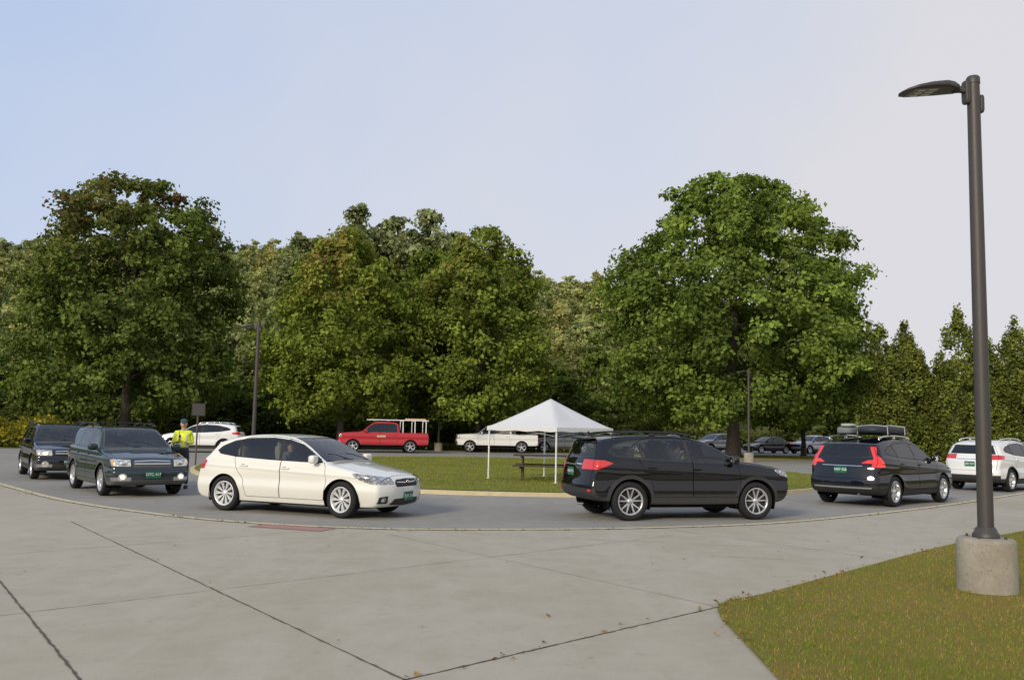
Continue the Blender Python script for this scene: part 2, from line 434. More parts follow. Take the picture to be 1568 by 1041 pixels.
# forest
var=[]
PV=[[(0,.8),(.3,1),(.7,.85),(1,.25)],[(0,.6),(.35,1),(.65,.9),(.9,.55),(1,.2)],[(0,.8),(.25,1),(.6,.85),(.85,.5),(1,.15)]]
cols=[((.23,.25,.10),(.38,.37,.145)),((.20,.23,.10),(.33,.345,.14)),((.26,.255,.10),(.43,.39,.145)),((.17,.205,.10),(.28,.31,.135))]  # hillside leaf tones, paled: distance haze is mixed into the colour
for i in range(6):
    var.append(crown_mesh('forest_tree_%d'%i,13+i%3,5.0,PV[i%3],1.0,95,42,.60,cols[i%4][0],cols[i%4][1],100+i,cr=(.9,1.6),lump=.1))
edgevar=[crown_mesh('edge_tree_%d'%i,13,4.2,PV[i],.6,110,60,.50,(.075,.10,.028),(.18,.205,.05),120+i,cr=(.8,1.4)) for i in range(3)]
def hill_h(x,y):
    top=np.interp(x,[-300,-140,-60,-25,10,35,60,95,150,300],[31,30,32,32.5,26,21.5,13,6,7,10])
    t=np.clip((y-88)/130,0,1); s=t*t*(3-2*t); s2=np.clip((y-218)/200,0,1)
    return top*s*(1-.1*s2)-.3
xs=np.linspace(-400,420,83); ys=np.linspace(84,520,60)
XX,YY=np.meshgrid(xs,ys); ZZ=hill_h(XX.ravel(),YY.ravel())
V=np.stack([XX.ravel(),YY.ravel(),ZZ],1); nx=len(xs)
F=[(j*nx+i,j*nx+i+1,(j+1)*nx+i+1,(j+1)*nx+i) for j in range(len(ys)-1) for i in range(nx-1)]
link(bpy.data.objects.new('hill',np_mesh('hill',V,F,[M_ground],smooth=True)))
fr=empty('hillside_forest')
rd=random.Random(5)
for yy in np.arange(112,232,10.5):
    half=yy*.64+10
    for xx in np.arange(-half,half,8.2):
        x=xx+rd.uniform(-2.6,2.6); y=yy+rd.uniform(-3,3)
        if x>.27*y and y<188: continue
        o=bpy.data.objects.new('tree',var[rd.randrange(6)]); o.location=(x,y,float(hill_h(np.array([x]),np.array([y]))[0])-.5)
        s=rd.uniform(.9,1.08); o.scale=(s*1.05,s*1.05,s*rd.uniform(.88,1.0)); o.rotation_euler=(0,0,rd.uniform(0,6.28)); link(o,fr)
fe=empty('woodland_edge')
for row,(y0,sx) in enumerate([(76,5.5),(84,6.5)]):
    for xx in np.arange(-62,22,sx):
        if xx>9 and row==0: continue
        x=xx+rd.uniform(-1.5,1.5); y=y0+rd.uniform(-2.5,2.5)
        if xx>9: y+=22
        o=bpy.data.objects.new('tree',edgevar[rd.randrange(3)]); o.location=(x,y,-.3)
        s=rd.uniform(.44,.66); o.scale=(s*1.5,s*1.5,s); o.rotation_euler=(0,0,rd.uniform(0,6.28)); link(o,fe)
pop=crown_mesh('poplar_crown',24,2.9,[(0,.4),(.25,.8),(.6,1),(.85,.85),(1,.35)],5,120,75,.46,(.16,.185,.085),(.30,.32,.15),77,cr=(.7,1.25),inner=.2,lump=.3)
popt=trunk_mesh('poplar_trunk',24,2.6,8,.2,9)
for i,(x,y,s) in enumerate([(-16.2,95,1.03),(-12.8,97,1.0),(-9.2,94,1.01),(-6.0,96,.93),(-21.5,92,.86),(-14.5,99,.96),(-3.2,95,.80)]):
    e=empty('poplar_tree',(x,y,0),i*1.3); e.scale=(s,s,s)
    link(bpy.data.objects.new('crown',pop),e); link(bpy.data.objects.new('trunk',popt),e)
def shrub(name,region,n,hmax,c0,c1,seed,ls=.25,flower=None):
    r=np.random.default_rng(seed); x=r.uniform(region[0],region[2],n); y=r.uniform(region[1],region[3],n)
    e=.5+.5*np.sin(x*.9+np.sin(y*1.3))*np.sin(x*.37+y*.8); z=hmax*(.35+.65*e)*r.random(n)**.7
    P=np.stack([x,y,z],1); nr=r.normal(size=(n,3))+np.array([0,-.3,.6]); nr/=np.linalg.norm(nr,axis=1)[:,None]
    t=np.cross(nr,r.normal(size=(n,3))); t/=np.linalg.norm(t,axis=1)[:,None]; b=np.cross(nr,t); s=(ls*r.uniform(.5,1.4,n))[:,None]
    V=np.stack([P-t*s*.5,P-b*s*.35,P+t*s*.5,P+b*s*.35],1); p=r.random(n)[:,None]
    c=(np.array(c0)*(1-p)+np.array(c1)*p)*r.uniform(.6,1.3,n)[:,None]
    if flower is not None:
        k=(z>hmax*.4*(.3+e))&(r.random(n)<.4); c[k]=np.array(flower)*r.uniform(.7,1.2,k.sum())[:,None]
    link(bpy.data.objects.new(name,np_mesh(name,V.reshape(-1,3),np.arange(n*4).reshape(-1,4),[M_leaf],fcol=c)))
shrub('goldenrod_patch',(-46,53,-27,60),24000,1.9,(.11,.13,.028),(.21,.20,.04),1,.22,(.42,.31,.03))
shrub('undergrowth',(-50,72,12,77),50000,3.2,(.045,.06,.018),(.13,.145,.035),2,.36)
shrub('undergrowth',(9,98,62,103),26000,2.6,(.07,.085,.025),(.16,.17,.05),3,.4)
shrub('tall_grass_verge',(-24,66,9,70),30000,.5,(.09,.11,.02),(.18,.18,.035),4,.16)

# ------------------------------------------------------------------ car bodies
def chaikin(P,it=2):
    P=np.array(P,float)
    for _ in range(it):
        Q=np.roll(P,-1,0); P=np.stack([.8*P+.2*Q,.2*P+.8*Q],1).reshape(-1,2)
    return P
def sdpoly(poly,x,z):
    poly=np.array(poly,float); d=np.full(x.shape,1e9); ins=np.zeros(x.shape,bool); n=len(poly)
    for i in range(n):
        ax,az=poly[i]; bx,bz=poly[(i+1)%n]; ex=bx-ax; ez=bz-az; L=ex*ex+ez*ez+1e-12
        t=np.clip(((x-ax)*ex+(z-az)*ez)/L,0,1); d=np.minimum(d,(x-ax-t*ex)**2+(z-az-t*ez)**2)
        c=((az>z)!=(bz>z)); xi=(bx-ax)*(z-az)/(bz-az+1e-12)+ax; ins^=c&(x<xi)
    d=np.sqrt(d); return np.where(ins,d,-d)
def Wf(x,z,s):
    zb=s['b0']+s['b1']*x; W=s['W']; L2=s['L']/2
    c=lambda v:np.clip(v,0,1)
    low=W-.075*c((.5-z)/.35)**1.4-.035*c((z-.62)/(zb-.62+1e-6))**2
    low=low+.014*np.exp(-((z-s.get('cz',.8)-s['b1']*x)/.022)**2)-.022*np.exp(-((z-s.get('cz',.8)+.17)/.10)**2)
    du=z-zb; up=(W-.05)-s['tum']*du-.10*np.maximum(du,0)**2
    t=c((z-zb+.03)/.05); t=t*t*(3-2*t); w=low*(1-t)+up*t
    w=w-s['tf']*c((x-1.0)/(L2-1.0))**2.2-s['tr']*c((-x-1.0)/(L2-1.0))**2.2
    for xw in s['wx']:
        w=w+.030*np.exp(-((x-xw)/.42)**4)*np.exp(-((z-.55)/.22)**2)
    return w
_bodies={}
def car_body(key,s,n=300,step=.018):
    if (key,n) in _bodies: return _bodies[(key,n)]
    sil=chaikin(s['sil'],2); L2=s['L']/2
    gx=np.arange(-L2-.5,L2+.5,.0125); gz=np.arange(-.2,2.6,.0125); GX,GZ=np.meshgrid(gx,gz,indexing='ij')
    SG=-sdpoly(sil,GX,GZ)
    def samp(x,z):
        u=np.clip((x-gx[0])/.0125,0,len(gx)-1.001); v=np.clip((z-gz[0])/.0125,0,len(gz)-1.001)
        i=u.astype(int); j=v.astype(int); fu=u-i; fv=v-j
        return (SG[i,j]*(1-fu)*(1-fv)+SG[i+1,j]*fu*(1-fv)+SG[i,j+1]*(1-fu)*fv+SG[i+1,j+1]*fu*fv)
    W=s['W']; bow=s['bow']; k=s.get('k',.075)
    def Fn(P):
        x,y,z=P[:,0],P[:,1],P[:,2]; ay=np.abs(y)/W
        xs_=x+np.sign(x)*bow*ay**2.6*np.clip((np.abs(x)-.5)/1.2,0,1)
        a=samp(xs_,z+.035*ay**2*np.clip((z-.6)/.3,0,1)); b=np.abs(y)-Wf(x,z,s)
        kk=k*np.where(z>s['b0'],1.0,.75)
        h=np.clip(.5+.5*(a-b)/kk,0,1); return b*(1-h)+a*h+kk*h*(1-h)
    sp=L2-.75; zs=s.get('zs',.62)
    rows=[]
    nc=int(n*.27)
    for i in range(nc): rows.append((sp,math.radians(89.7)*(1-i/nc)))
    m=int(2*sp/step)
    for i in range(m+1): rows.append((sp-2*sp*i/m,0.0))
    for i in range(1,nc+1): rows.append((-sp,-math.radians(89.7)*i/nc))
    R=len(rows); th=np.linspace(0,2*np.pi,n,endpoint=False)
    xo=np.array([r[0] for r in rows]); ph=np.array([r[1] for r in rows])
    O=np.zeros((R,n,3)); O[:,:,0]=xo[:,None]; O[:,:,2]=zs
    D=np.zeros((R,n,3)); D[:,:,0]=np.sin(ph)[:,None]; D[:,:,1]=np.cos(ph)[:,None]*np.cos(th); D[:,:,2]=np.cos(ph)[:,None]*np.sin(th)
    O=O.reshape(-1,3); D=D.reshape(-1,3); lo=np.zeros(len(O)); hi=np.full(len(O),2.2)
    for _ in range(20):
        mid=(lo+hi)/2; f=Fn(O+D*mid[:,None]); ins=f<0; lo=np.where(ins,mid,lo); hi=np.where(ins,hi,mid)
    P=O+D*((lo+hi)/2)[:,None]
    e=.006; N=np.stack([Fn(P+np.eye(3)[i]*e)-Fn(P-np.eye(3)[i]*e) for i in range(3)],1); N/=np.linalg.norm(N,axis=1)[:,None]+1e-9
    x,y,z=P.T; ay=np.abs(y); w=Wf(x,z,s)
    BIG=-.06
    side=np.abs(N[:,1])>.5; front=N[:,0]>.25; rear=N[:,0]<-.25
    def feat(f):
        v=np.full(len(P),1.0)
        if 'xz' in f: v=np.minimum(v,sdpoly(f['xz'],x,z))
        if 'yz' in f: v=np.minimum(v,sdpoly(f['yz'],ay,z))
        if 'ymin' in f: v=np.minimum(v,ay-f['ymin'])
        if 'ymax' in f: v=np.minimum(v,f['ymax']-ay)
        if 'edge' in f: v=np.minimum(v,f['edge']-(w-ay))
        if 'xmin' in f: v=np.minimum(v,x-f['xmin'])
        if 'xmax' in f: v=np.minimum(v,f['xmax']-x)
        if 'zmin' in f: v=np.minimum(v,z-f['zmin'])
        if 'zmax' in f: v=np.minimum(v,f['zmax']-z)
        q=f.get('n')
        if q=='side': v=np.where(side,v,BIG)
        if q=='front': v=np.where(front,v,BIG)
        if q=='rear': v=np.where(rear,v,BIG)
        return v
    A={k_:np.full(len(P),BIG) for k_ in ('m_black','m_chrome','m_lamp','m_red','m_glass','m_cut')}
    for kind,f in s['feat']: A['m_'+kind]=np.maximum(A['m_'+kind],feat(f))
    dlo=sdpoly(s['dlo'],x,z); A['m_black']=np.maximum(A['m_black'],np.where(side,dlo,BIG))
    g=dlo-.022
    for (px,pw,tilt) in s['pillars']: g=np.minimum(g,np.abs(x-px-tilt*(z-1.0))-pw)
    A['m_glass']=np.maximum(A['m_glass'],np.where(side,g,BIG))
    zc,zh,mg=s['ws']; ws=np.minimum(np.minimum(z-zc,zh-z),w-ay-mg); ws=np.where((x>-.2)&(N[:,0]>.12)&(z>zc-.1),ws,BIG)
    zc,zh,mg=s['rw']; rw=np.minimum(np.minimum(z-zc,zh-z),w-ay-mg); rw=np.where((x<0)&(N[:,0]<-.15)&(z>zc-.1),rw,BIG)
    gm_=np.maximum(ws,rw)
    A['m_black']=np.maximum(A['m_black'],gm_+.02); A['m_glass']=np.maximum(A['m_glass'],gm_)
    for xw in s['wx']:
        dd=np.hypot(x-xw,z-s['wr']); A['m_cut']=np.maximum(A['m_cut'],np.where(ay>.50,s['ar']-dd,BIG))
        if s.get('clad',0)>0:
            A['m_black']=np.maximum(A['m_black'],np.where(side&(z<1.0),s['ar']+s['clad']-dd,BIG))
    for i,dp in enumerate(s['doors']): A['m_gap%d'%i]=np.where(side,sdpoly(dp,x,z),1.0)
    xc,xn=s['hood']; hd=np.minimum(np.minimum(w-.10-ay,x-xc),xn-x); tg=np.minimum(np.minimum(w-.07-ay,z-s['tgz']),s['tgt']-z)
    A['m_gap2']=np.where((x>.7)&(N[:,2]>.3),hd,np.where(rear&(x<-1.2),tg,1.0))
    idx=np.arange(R*n).reshape(R,n); a=idx[:-1]; b=idx[1:]; F=np.stack([a,b,np.roll(b,-1,1),np.roll(a,-1,1)],2).reshape(-1,4)
    fs=F[::97]; fn=np.cross(P[fs[:,1]]-P[fs[:,0]],P[fs[:,2]]-P[fs[:,0]])
    if (fn*N[fs[:,0]]).sum()<0: F=F[:,::-1]
    cut=A['m_cut'][F].min(1)>.02; F=F[~cut]
    me=np_mesh(key+'_body',P,F,[],smooth=True,pattr=A)
    _bodies[(key,n)]=(me,s); return _bodies[(key,n)]

def car_material(name,paint,metal=.0,clad=(.022,.022,.024),lamp_on=False,tail=.15,rough=.4,tint=(.30,.34,.33),chrome=(.7,.7,.7),dirt=.5,spec=.0):
    t=NT(name); v=t.coord()
    sx=t.n('ShaderNodeSeparateXYZ'); t.l(v,sx.inputs[0]); z=sx.outputs[2]
    nz=t.noise(5,5,.65,v)
    lowf=t.n('ShaderNodeMapRange'); t.l(z,lowf.inputs[0]); lowf.inputs[1].default_value=.58; lowf.inputs[2].default_value=.2; lowf.inputs[3].default_value=0; lowf.inputs[4].default_value=1
    df=t.math('MULTIPLY',lowf.outputs[0],t.math('MULTIPLY',nz,dirt),clamp=True)
    base=t.mix(df,paint,(.22,.20,.17))
    flow=t.noise(2.2,2,.4,v)
    sh=t.bsdf(base,rough,metal,spec,1.0,bump=flow,bs=.03,bd=.02)
    def pick(a,other,sh):
        at=t.attr(a).outputs['Fac']; return t.mixs(t.math('GREATER_THAN',at,0.0),sh,other)
    cn=t.noise(60,2,.5,v)
    cl=t.mix(df,clad,(.16,.145,.12))
    sh=pick('m_black',t.bsdf(cl,.5,0,.25,bump=cn,bs=.05,bd=.002),sh)
    sh=pick('m_chrome',t.bsdf(chrome,.18,.9),sh)
    wv=t.n('ShaderNodeTexVoronoi'); wv.inputs['Scale'].default_value=26; t.l(v,wv.inputs['Vector'])
    rc=t.mix(wv.outputs['Distance'],(.46,.012,.01),(.14,.004,.004))
    sh=pick('m_red',t.bsdf(rc,.12,0,.5,1.0,(1,.03,.01),tail),sh)
    wl=t.n('ShaderNodeTexVoronoi'); wl.inputs['Scale'].default_value=11; t.l(v,wl.inputs['Vector'])
    lc=t.ramp(wl.outputs['Distance'],[(.15,(.7,.7,.7)),(.45,(.14,.14,.15)),(.7,(.42,.42,.42))])
    sh=pick('m_lamp',t.bsdf(lc,.1,.5,.6,1.0,(1,.9,.7),.25 if lamp_on else .02),sh)
    fr=t.n('ShaderNodeFresnel'); fr.inputs[0].default_value=1.55
    tr=t.n('ShaderNodeBsdfTransparent'); tr.inputs[0].default_value=(*tint,1)
    gl=t.n('ShaderNodeBsdfGlossy'); gl.inputs['Roughness'].default_value=.01
    sh=pick('m_glass',t.mixs(t.math('MULTIPLY_ADD',fr.outputs[0],1.0,.03,clamp=True),tr.outputs[0],gl.outputs[0]),sh)
    gapf=None
    blk=t.n('ShaderNodeBsdfDiffuse'); blk.inputs[0].default_value=(.006,.006,.006,1)
    for i in range(3):
        at=t.math('ABSOLUTE',t.attr('m_gap%d'%i).outputs['Fac']); g=t.math('LESS_THAN',at,.0042)
        gapf=g if gapf is None else t.math('MAXIMUM',gapf,g)
    ng=t.math('LESS_THAN',t.attr('m_glass').outputs['Fac'],0.0); gapf=t.math('MULTIPLY',gapf,ng)
    sh=t.mixs(gapf,sh,blk.outputs[0])
    geo=t.n('ShaderNodeNewGeometry'); inn=t.n('ShaderNodeBsdfDiffuse'); inn.inputs[0].default_value=(.14,.135,.125,1)
    bf=t.math('MULTIPLY',geo.outputs['Backfacing'],ng); sh=t.mixs(bf,sh,inn.outputs[0])
    cutt=t.n('ShaderNodeBsdfTransparent')
    sh=t.mixs(t.math('GREATER_THAN',t.attr('m_cut').outputs['Fac'],0.0),sh,cutt.outputs[0])
    return t.done(sh)

_wheels={}
def wheel_mesh(style,r,wd=.21):
    k=(style,r)
    if k in _wheels: return _wheels[k]
    mb=MB(); ri=r*.69; h=wd/2
    mb.rev([(ri,h*.75),(ri+.012,h*.92),(ri+.05,h*1.0),(r-.03,h*.95),(r-.008,h*.78),(r,h*.55),(r,-h*.55),(r-.008,-h*.78),(r-.03,-h*.95),(ri,-h*.8)],0,48)
    m=1
    mb.rev([(ri+.006,h*.86),(ri-.006,h*.90),(ri-.022,h*.80),(ri-.026,-h*.5)],m,48)
    mb.rev([(.0,-h*.1),(ri-.03,-h*.1)],3,32); mb.rev([(.04,h*.15),(r*.42,h*.15),(r*.42,-h*.05)],2,32)
    def spoke(a,w0,w1,r0,r1,y0,y1,mm,tw=0):
        c,s_=math.cos(a),math.sin(a); c1,s1=math.cos(a+tw),math.sin(a+tw)
        def pt(rr,w,y,cc,ss): return (rr*cc-w*ss,y,rr*ss+w*cc)
        V=[pt(r0,-w0,y0,c,s_),pt(r0,w0,y0,c,s_),pt(r1,w1,y1,c1,s1),pt(r1,-w1,y1,c1,s1),
           pt(r0,-w0*1.15,y0-.035,c,s_),pt(r0,w0*1.15,y0-.035,c,s_),pt(r1,w1*1.15,y1-.035,c1,s1),pt(r1,-w1*1.15,y1-.035,c1,s1)]
        mb.add(V,[(0,1,2,3),(4,7,6,5),(0,3,7,4),(1,5,6,2),(0,4,5,1),(3,2,6,7)],mm,False)
    yf=h*.72; rm=ri-.015
    if style=='multi':
        for i in range(10):
            a=i*2*math.pi/10; spoke(a-.04,.011,.012,.04,rm,yf-.015,yf+.005,1,.0); spoke(a+.10,.008,.010,.10,rm,yf-.01,yf+.005,1,.04)
    elif style=='cross':
        for i in range(5):
            a=i*2*math.pi/5+.3
            spoke(a-.12,.017,.010,.04,rm,yf-.01,yf+.006,1,-.16); spoke(a+.12,.017,.010,.04,rm,yf-.01,yf+.006,1,.16)
            spoke(a,.030,.060,.10,rm,yf-.02,yf-.01,4); spoke(a+.62,.01,.03,.10,rm,yf-.035,yf-.02,4)
    elif style=='six':
        for i in range(6): spoke(i*math.pi/3+.2,.030,.040,.04,rm,yf,yf-.004,1)
    else:
        for i in range(5): spoke(i*2*math.pi/5+.2,.038,.026,.04,rm,yf-.01,yf+.004,1)
    mb.rev([(.0,yf+.012),(.035,yf+.010),(.055,yf-.002),(.062,yf-.03)],1,20)
    me=mb.mesh('wheel_'+style,[M_black,{'multi':M_alloyw,'cross':M_silver,'six':M_silver,'five':M_silver}[style],M_disc,M_well,M_dark_alloy]); _wheels[k]=me; return me

def driver_mesh():
    mb=MB()
    mb.sbox((0,0,.98),(.22,.42,.50),0,.7); mb.sbox((.03,0,1.33),(.19,.15,.23),1,.95); mb.sbox((-.01,0,1.37),(.20,.165,.19),2,.95)
    mb.tube([(0,0,1.15),(0.02,0,1.26)],.055,1,10)
    for s in(-1,1): mb.tube([(0,.19*s,1.12),(.16,.23*s,.96),(.40,.12*s,1.0)],[.06,.05,.035],0,8)
    return mb.mesh('driver',[M_shirtd,M_skin,M_hair])
ME_DRV=driver_mesh()

def text(s,size,mat,parent,loc,rot):
    c=bpy.data.curves.new('plate_text','FONT'); c.body=s; c.size=size; c.align_x='CENTER'; c.align_y='CENTER'; c.extrude=.0005
    c.materials.append(mat); o=bpy.data.objects.new('plate_text',c); o.location=loc; o.rotation_euler=rot; return link(o,parent)

_pm={}
def mat_simple_paint(mat): return _pm.get(mat.name,M_plast)
def reg(mat,col,metal=0):
    _pm[mat.name]=simple(mat.name+'_trim',col,.35,metal,spec=0,coat=1,var=.03); return mat

def make_car(name,key,s,mat,loc,heading,n=300,wstyle='five',interior=M_int,plate='GHR 482',fp=True,rp=True,driver=True,rails=None,mirrormat=None,steer=0,passenger=False):
    e=empty(name,(loc[0],loc[1],0),math.radians(heading))
    me,_=car_body(key,s,n,.018 if n>=280 else .035); me=me.copy(); me.materials.append(mat)
    link(bpy.data.objects.new('body',me),e)
    wm=wheel_mesh(wstyle,s['wr'],s.get('ww',.21)); W=s['W']
    for i,xw in enumerate(s['wx']):
        for sd in(1,-1):
            o=bpy.data.objects.new('wheel',wm); o.location=(xw,sd*(W-s.get('ww',.21)/2-.010),s['wr']); o.rotation_euler=(0,0,(0 if sd>0 else math.pi)+(math.radians(steer) if i==0 else 0)); link(o,e)
    mb=MB()
    ar=s['ar']+.012
    for xw in s['wx']:
        for sd in(1,-1):
            M=Matrix.Translation((xw,0,s['wr']))
            mb.rev([(ar,sd*(W-.045)),(ar,sd*.50),(.02,sd*.50)],1,28,M,math.radians(-22),math.radians(202))
    L2=s['L']/2; zb=s['b0']
    mb.box((-.25,0,.47),(2*(L2-.95),W*1.72,.46),1)
    hs=s.get('seat',0)
    for y in(.36,-.36):
        mb.sbox((.0,y,.78+hs),(.5,.48,.2),0,.5); mb.sbox((-.30,y,1.0+hs),(.16,.46,.56),0,.5,RY(-.2)); mb.sbox((-.37,y,1.27+hs*1.2),(.09,.25,.17),0,.6,RY(-.2))
    mb.sbox((-1.15,0,.98+hs),(.16,1.2,.5),0,.4,RY(-.25))
    for y in(.4,-.4): mb.sbox((-1.22,y,1.22+hs),(.09,.24,.13),0,.6)
    mb.sbox((s['hood'][0]-.18,0,zb-.06),(.42,1.36,.22),0,.4)
    Mt=Matrix.Translation((.42,.36,zb+.04+hs*.3))@Matrix.Rotation(math.radians(-65),4,'Y')
    pts=[(.18*math.cos(t),.18*math.sin(t),0) for t in np.linspace(0,2*math.pi,20)]
    mb.tube(pts,.015,0,6,Mt,False)
    mb.obj('interior',[interior,M_well],e)
    if driver:
        o=bpy.data.objects.new('driver',ME_DRV); o.location=(-.16,.36,hs-.05); link(o,e)
    if passenger:
        o=bpy.data.objects.new('passenger',ME_DRV); o.location=(-.18,-.36,hs-.08); link(o,e)
    mb=MB(); mx,mz=s['mir']
    for sd in(1,-1):
        wy=float(Wf(np.array([mx]),np.array([mz]),s)[0])
        mb.sbox((mx+.0,sd*(wy+.12),mz+.035),(.13,.21,.15),0,.55,RZ(sd*-.15)); mb.box((mx-.058,sd*(wy+.12),mz+.035),(.006,.16,.105),1)
        mb.tube([(mx+.03,sd*(wy-.02),mz-.02),(mx+.01,sd*(wy+.06),mz+.0)],[.035,.03],2,8)
        for hx,hz in s['han']:
            hy=float(Wf(np.array([hx]),np.array([hz]),s)[0]); mb.sbox((hx,sd*(hy+.012),hz),(.19,.035,.034),3,.5); mb.sbox((hx-.02,sd*(hy-.005),hz-.005),(.12,.02,.06),2,.6)
        if rails:
            x0,x1,zr,yr,mode=rails; mm=4 if mode=='b' else 1
            ps=[(x0,sd*yr*1.01,zr-.05),(x0-.10,sd*yr,zr+.0),((x0+x1)/2,sd*yr,zr+.035),(x1+.10,sd*yr,zr-.005),(x1,sd*yr*1.01,zr-.07)]
            mb.tube(crspline(ps,5),.018,mm,8)
            for xx in np.linspace(x0-.1,x1+.1,3): mb.sbox((xx,sd*yr,zr-.02),(.12,.035,.06),mm,.6)
    mb.tube([(-L2+.12,-.45,.30),(-L2+.02,-.45,.30)],.03,1,10)
    xw0=s['hood'][0]; zw=s['ws'][0]
    for y in(.45,-.12): mb.tube([(xw0-.02,y,zw+.01),(xw0-.16,y-.28,zw+.10),(xw0-.20,y-.50,zw+.125)],.008,2,6)
    hp=mat_simple_paint(mat)
    mb.obj('mirrors_and_handles',[mirrormat or hp,M_chrome,M_plast,hp,M_plast],e)
    if fp:
        x,z=s['fpl']; mb=MB(); mb.box((x+.006,0,z),(.012,.31,.155),0); mb.obj('front_plate',[M_plate],e); text(plate,.085,M_white,e,(x+.0135,0,z),(math.pi/2,0,math.pi/2))
    if rp:
        x,z=s['rpl']; mb=MB(); mb.box((x-.006,0,z),(.012,.31,.155),0); mb.obj('rear_plate',[M_plate],e); text(plate,.085,M_white,e,(x-.0135,0,z),(math.pi/2,0,-math.pi/2))
    return e

# ---- specs
HATCH=dict(L=4.42,W=.87,b0=.955,b1=-.035,tum=.40,tf=.09,tr=.10,bow=.22,wx=(1.31,-1.31),wr=.328,ar=.372,cz=.80,k=.065,
 sil=[(1.95,.19),(2.12,.22),(2.19,.32),(2.215,.46),(2.20,.60),(2.15,.71),(2.0,.795),(1.55,.89),(1.12,.96),(.98,.995),(.35,1.335),(.10,1.42),(-.3,1.465),(-.8,1.46),(-1.25,1.41),(-1.62,1.325),(-1.72,1.28),(-1.93,1.06),(-2.06,.96),(-2.12,.82),(-2.18,.60),(-2.19,.45),(-2.15,.30),(-2.03,.22),(-1.5,.19),(0,.18),(1.5,.18)],
 dlo=[(.88,.965),(.80,1.05),(.36,1.285),(.05,1.365),(-.35,1.40),(-.85,1.385),(-1.22,1.325),(-1.48,1.22),(-1.58,1.13),(-1.48,1.065),(-1.1,1.02),(-.3,.985),(.4,.97)],
 pillars=[(.62,.012,.0),(-.07,.035,-.12),(-.98,.03,-.25)],ws=(1.005,1.385,.075),rw=(1.03,1.27,.13),
 doors=[[(.93,.30),(.99,.62),(.95,.90),(.84,1.03),(.38,1.30),(.03,1.385),(-.03,.98),(-.03,.30)],[(-.04,.30),(-.04,.98),(.02,1.39),(-.40,1.425),(-.85,1.405),(-1.03,1.35),(-1.10,1.0),(-1.02,.80),(-.88,.62),(-.80,.30)]],
 hood=(1.05,2.05),tgz=.50,tgt=1.22,mir=(.74,.995),han=[(.08,.845),(-.86,.865)],fpl=(2.215,.40),rpl=(-2.14,.75),
 feat=[('lamp',dict(xz=[(2.3,.61),(2.16,.715),(1.95,.765),(1.58,.81),(1.52,.79),(1.68,.69),(1.90,.62)],ymin=.42,xmin=1.3)),
  ('black',dict(yz=[(-.01,.57),(.37,.57),(.40,.64),(.34,.70),(-.01,.715)],n='front')),
  ('chrome',dict(yz=[(-.01,.635),(.33,.65),(.33,.662),(-.01,.65)],n='front')),
  ('black',dict(yz=[(-.01,.23),(.50,.25),(.42,.36),(-.01,.37)],n='front')),
  ('black',dict(yz=[(.56,.28),(.76,.28),(.76,.40),(.58,.42)],n='front')),
  ('lamp',dict(yz=[(.61,.32),(.66,.30),(.71,.32),(.71,.37),(.66,.40),(.61,.37)],n='front')),
  ('red',dict(xz=[(-1.88,1.0),(-1.76,.92),(-1.83,.78),(-2.10,.76),(-2.2,.9),(-2.03,1.02)],ymin=.50,xmax=-1.5)),
  ('black',dict(zmax=.215))])
CROSS=dict(L=4.47,W=.895,b0=1.06,b1=-.045,tum=.38,tf=.08,tr=.07,bow=.18,wx=(1.34,-1.325),wr=.36,ar=.415,clad=.07,cz=.91,ww=.225,seat=.08,k=.06,
 sil=[(1.95,.33),(2.10,.37),(2.19,.47),(2.235,.62),(2.225,.84),(2.18,.94),(2.05,1.0),(1.6,1.07),(1.18,1.11),(1.05,1.135),(.42,1.45),(.12,1.55),(-.3,1.60),(-.9,1.60),(-1.45,1.575),(-1.86,1.52),(-1.97,1.47),(-2.06,1.22),(-2.13,1.12),(-2.17,.97),(-2.20,.73),(-2.235,.63),(-2.21,.48),(-2.06,.37),(-1.5,.30),(0,.29),(1.5,.30)],
 dlo=[(.96,1.065),(.88,1.145),(.44,1.40),(.08,1.49),(-.35,1.52),(-.9,1.515),(-1.35,1.475),(-1.62,1.40),(-1.76,1.26),(-1.60,1.18),(-1.1,1.13),(-.3,1.095),(.4,1.075)],
 pillars=[(.66,.013,.0),(-.07,.035,-.12),(-1.02,.03,-.25)],ws=(1.14,1.51,.075),rw=(1.19,1.44,.14),
 doors=[[(.93,.44),(.99,.74),(.95,1.0),(.86,1.13),(.42,1.41),(.05,1.505),(-.03,1.08),(-.03,.44)],[(-.04,.44),(-.04,1.08),(.04,1.515),(-.40,1.545),(-.9,1.535),(-1.08,1.495),(-1.14,1.11),(-1.05,.93),(-.90,.76),(-.84,.44)]],
 hood=(1.12,2.1),tgz=.64,tgt=1.43,mir=(.82,1.11),han=[(.06,.965),(-.88,.985)],fpl=(2.235,.54),rpl=(-2.185,.88),
 feat=[('lamp',dict(xz=[(2.4,.81),(2.4,.91),(2.0,.95),(1.78,.97),(1.76,.94),(1.90,.86),(2.1,.80)],ymin=.46,xmin=1.4)),
  ('black',dict(yz=[(-.01,.67),(.38,.69),(.42,.81),(.36,.91),(-.01,.92)],n='front')),('black',dict(zmax=.50,n='front')),
  ('black',dict(yz=[(.55,.45),(.85,.45),(.85,.69),(.62,.65)],n='front')),
  ('black',dict(zmax=.42)),('black',dict(zmax=.59,n='rear')),('black',dict(xz=[(1.0,.2),(1.0,.48),(-1.0,.48),(-1.0,.2)],n='side')),
  ('red',dict(xz=[(-1.84,1.11),(-1.66,1.06),(-1.84,.99),(-1.98,.94),(-2.3,.94),(-2.3,1.12),(-2.05,1.12)],ymin=.44,xmax=-1.5)),
  ('chrome',dict(yz=[(.20,1.015),(.42,1.015),(.42,1.04),(.20,1.04)],n='rear'))])
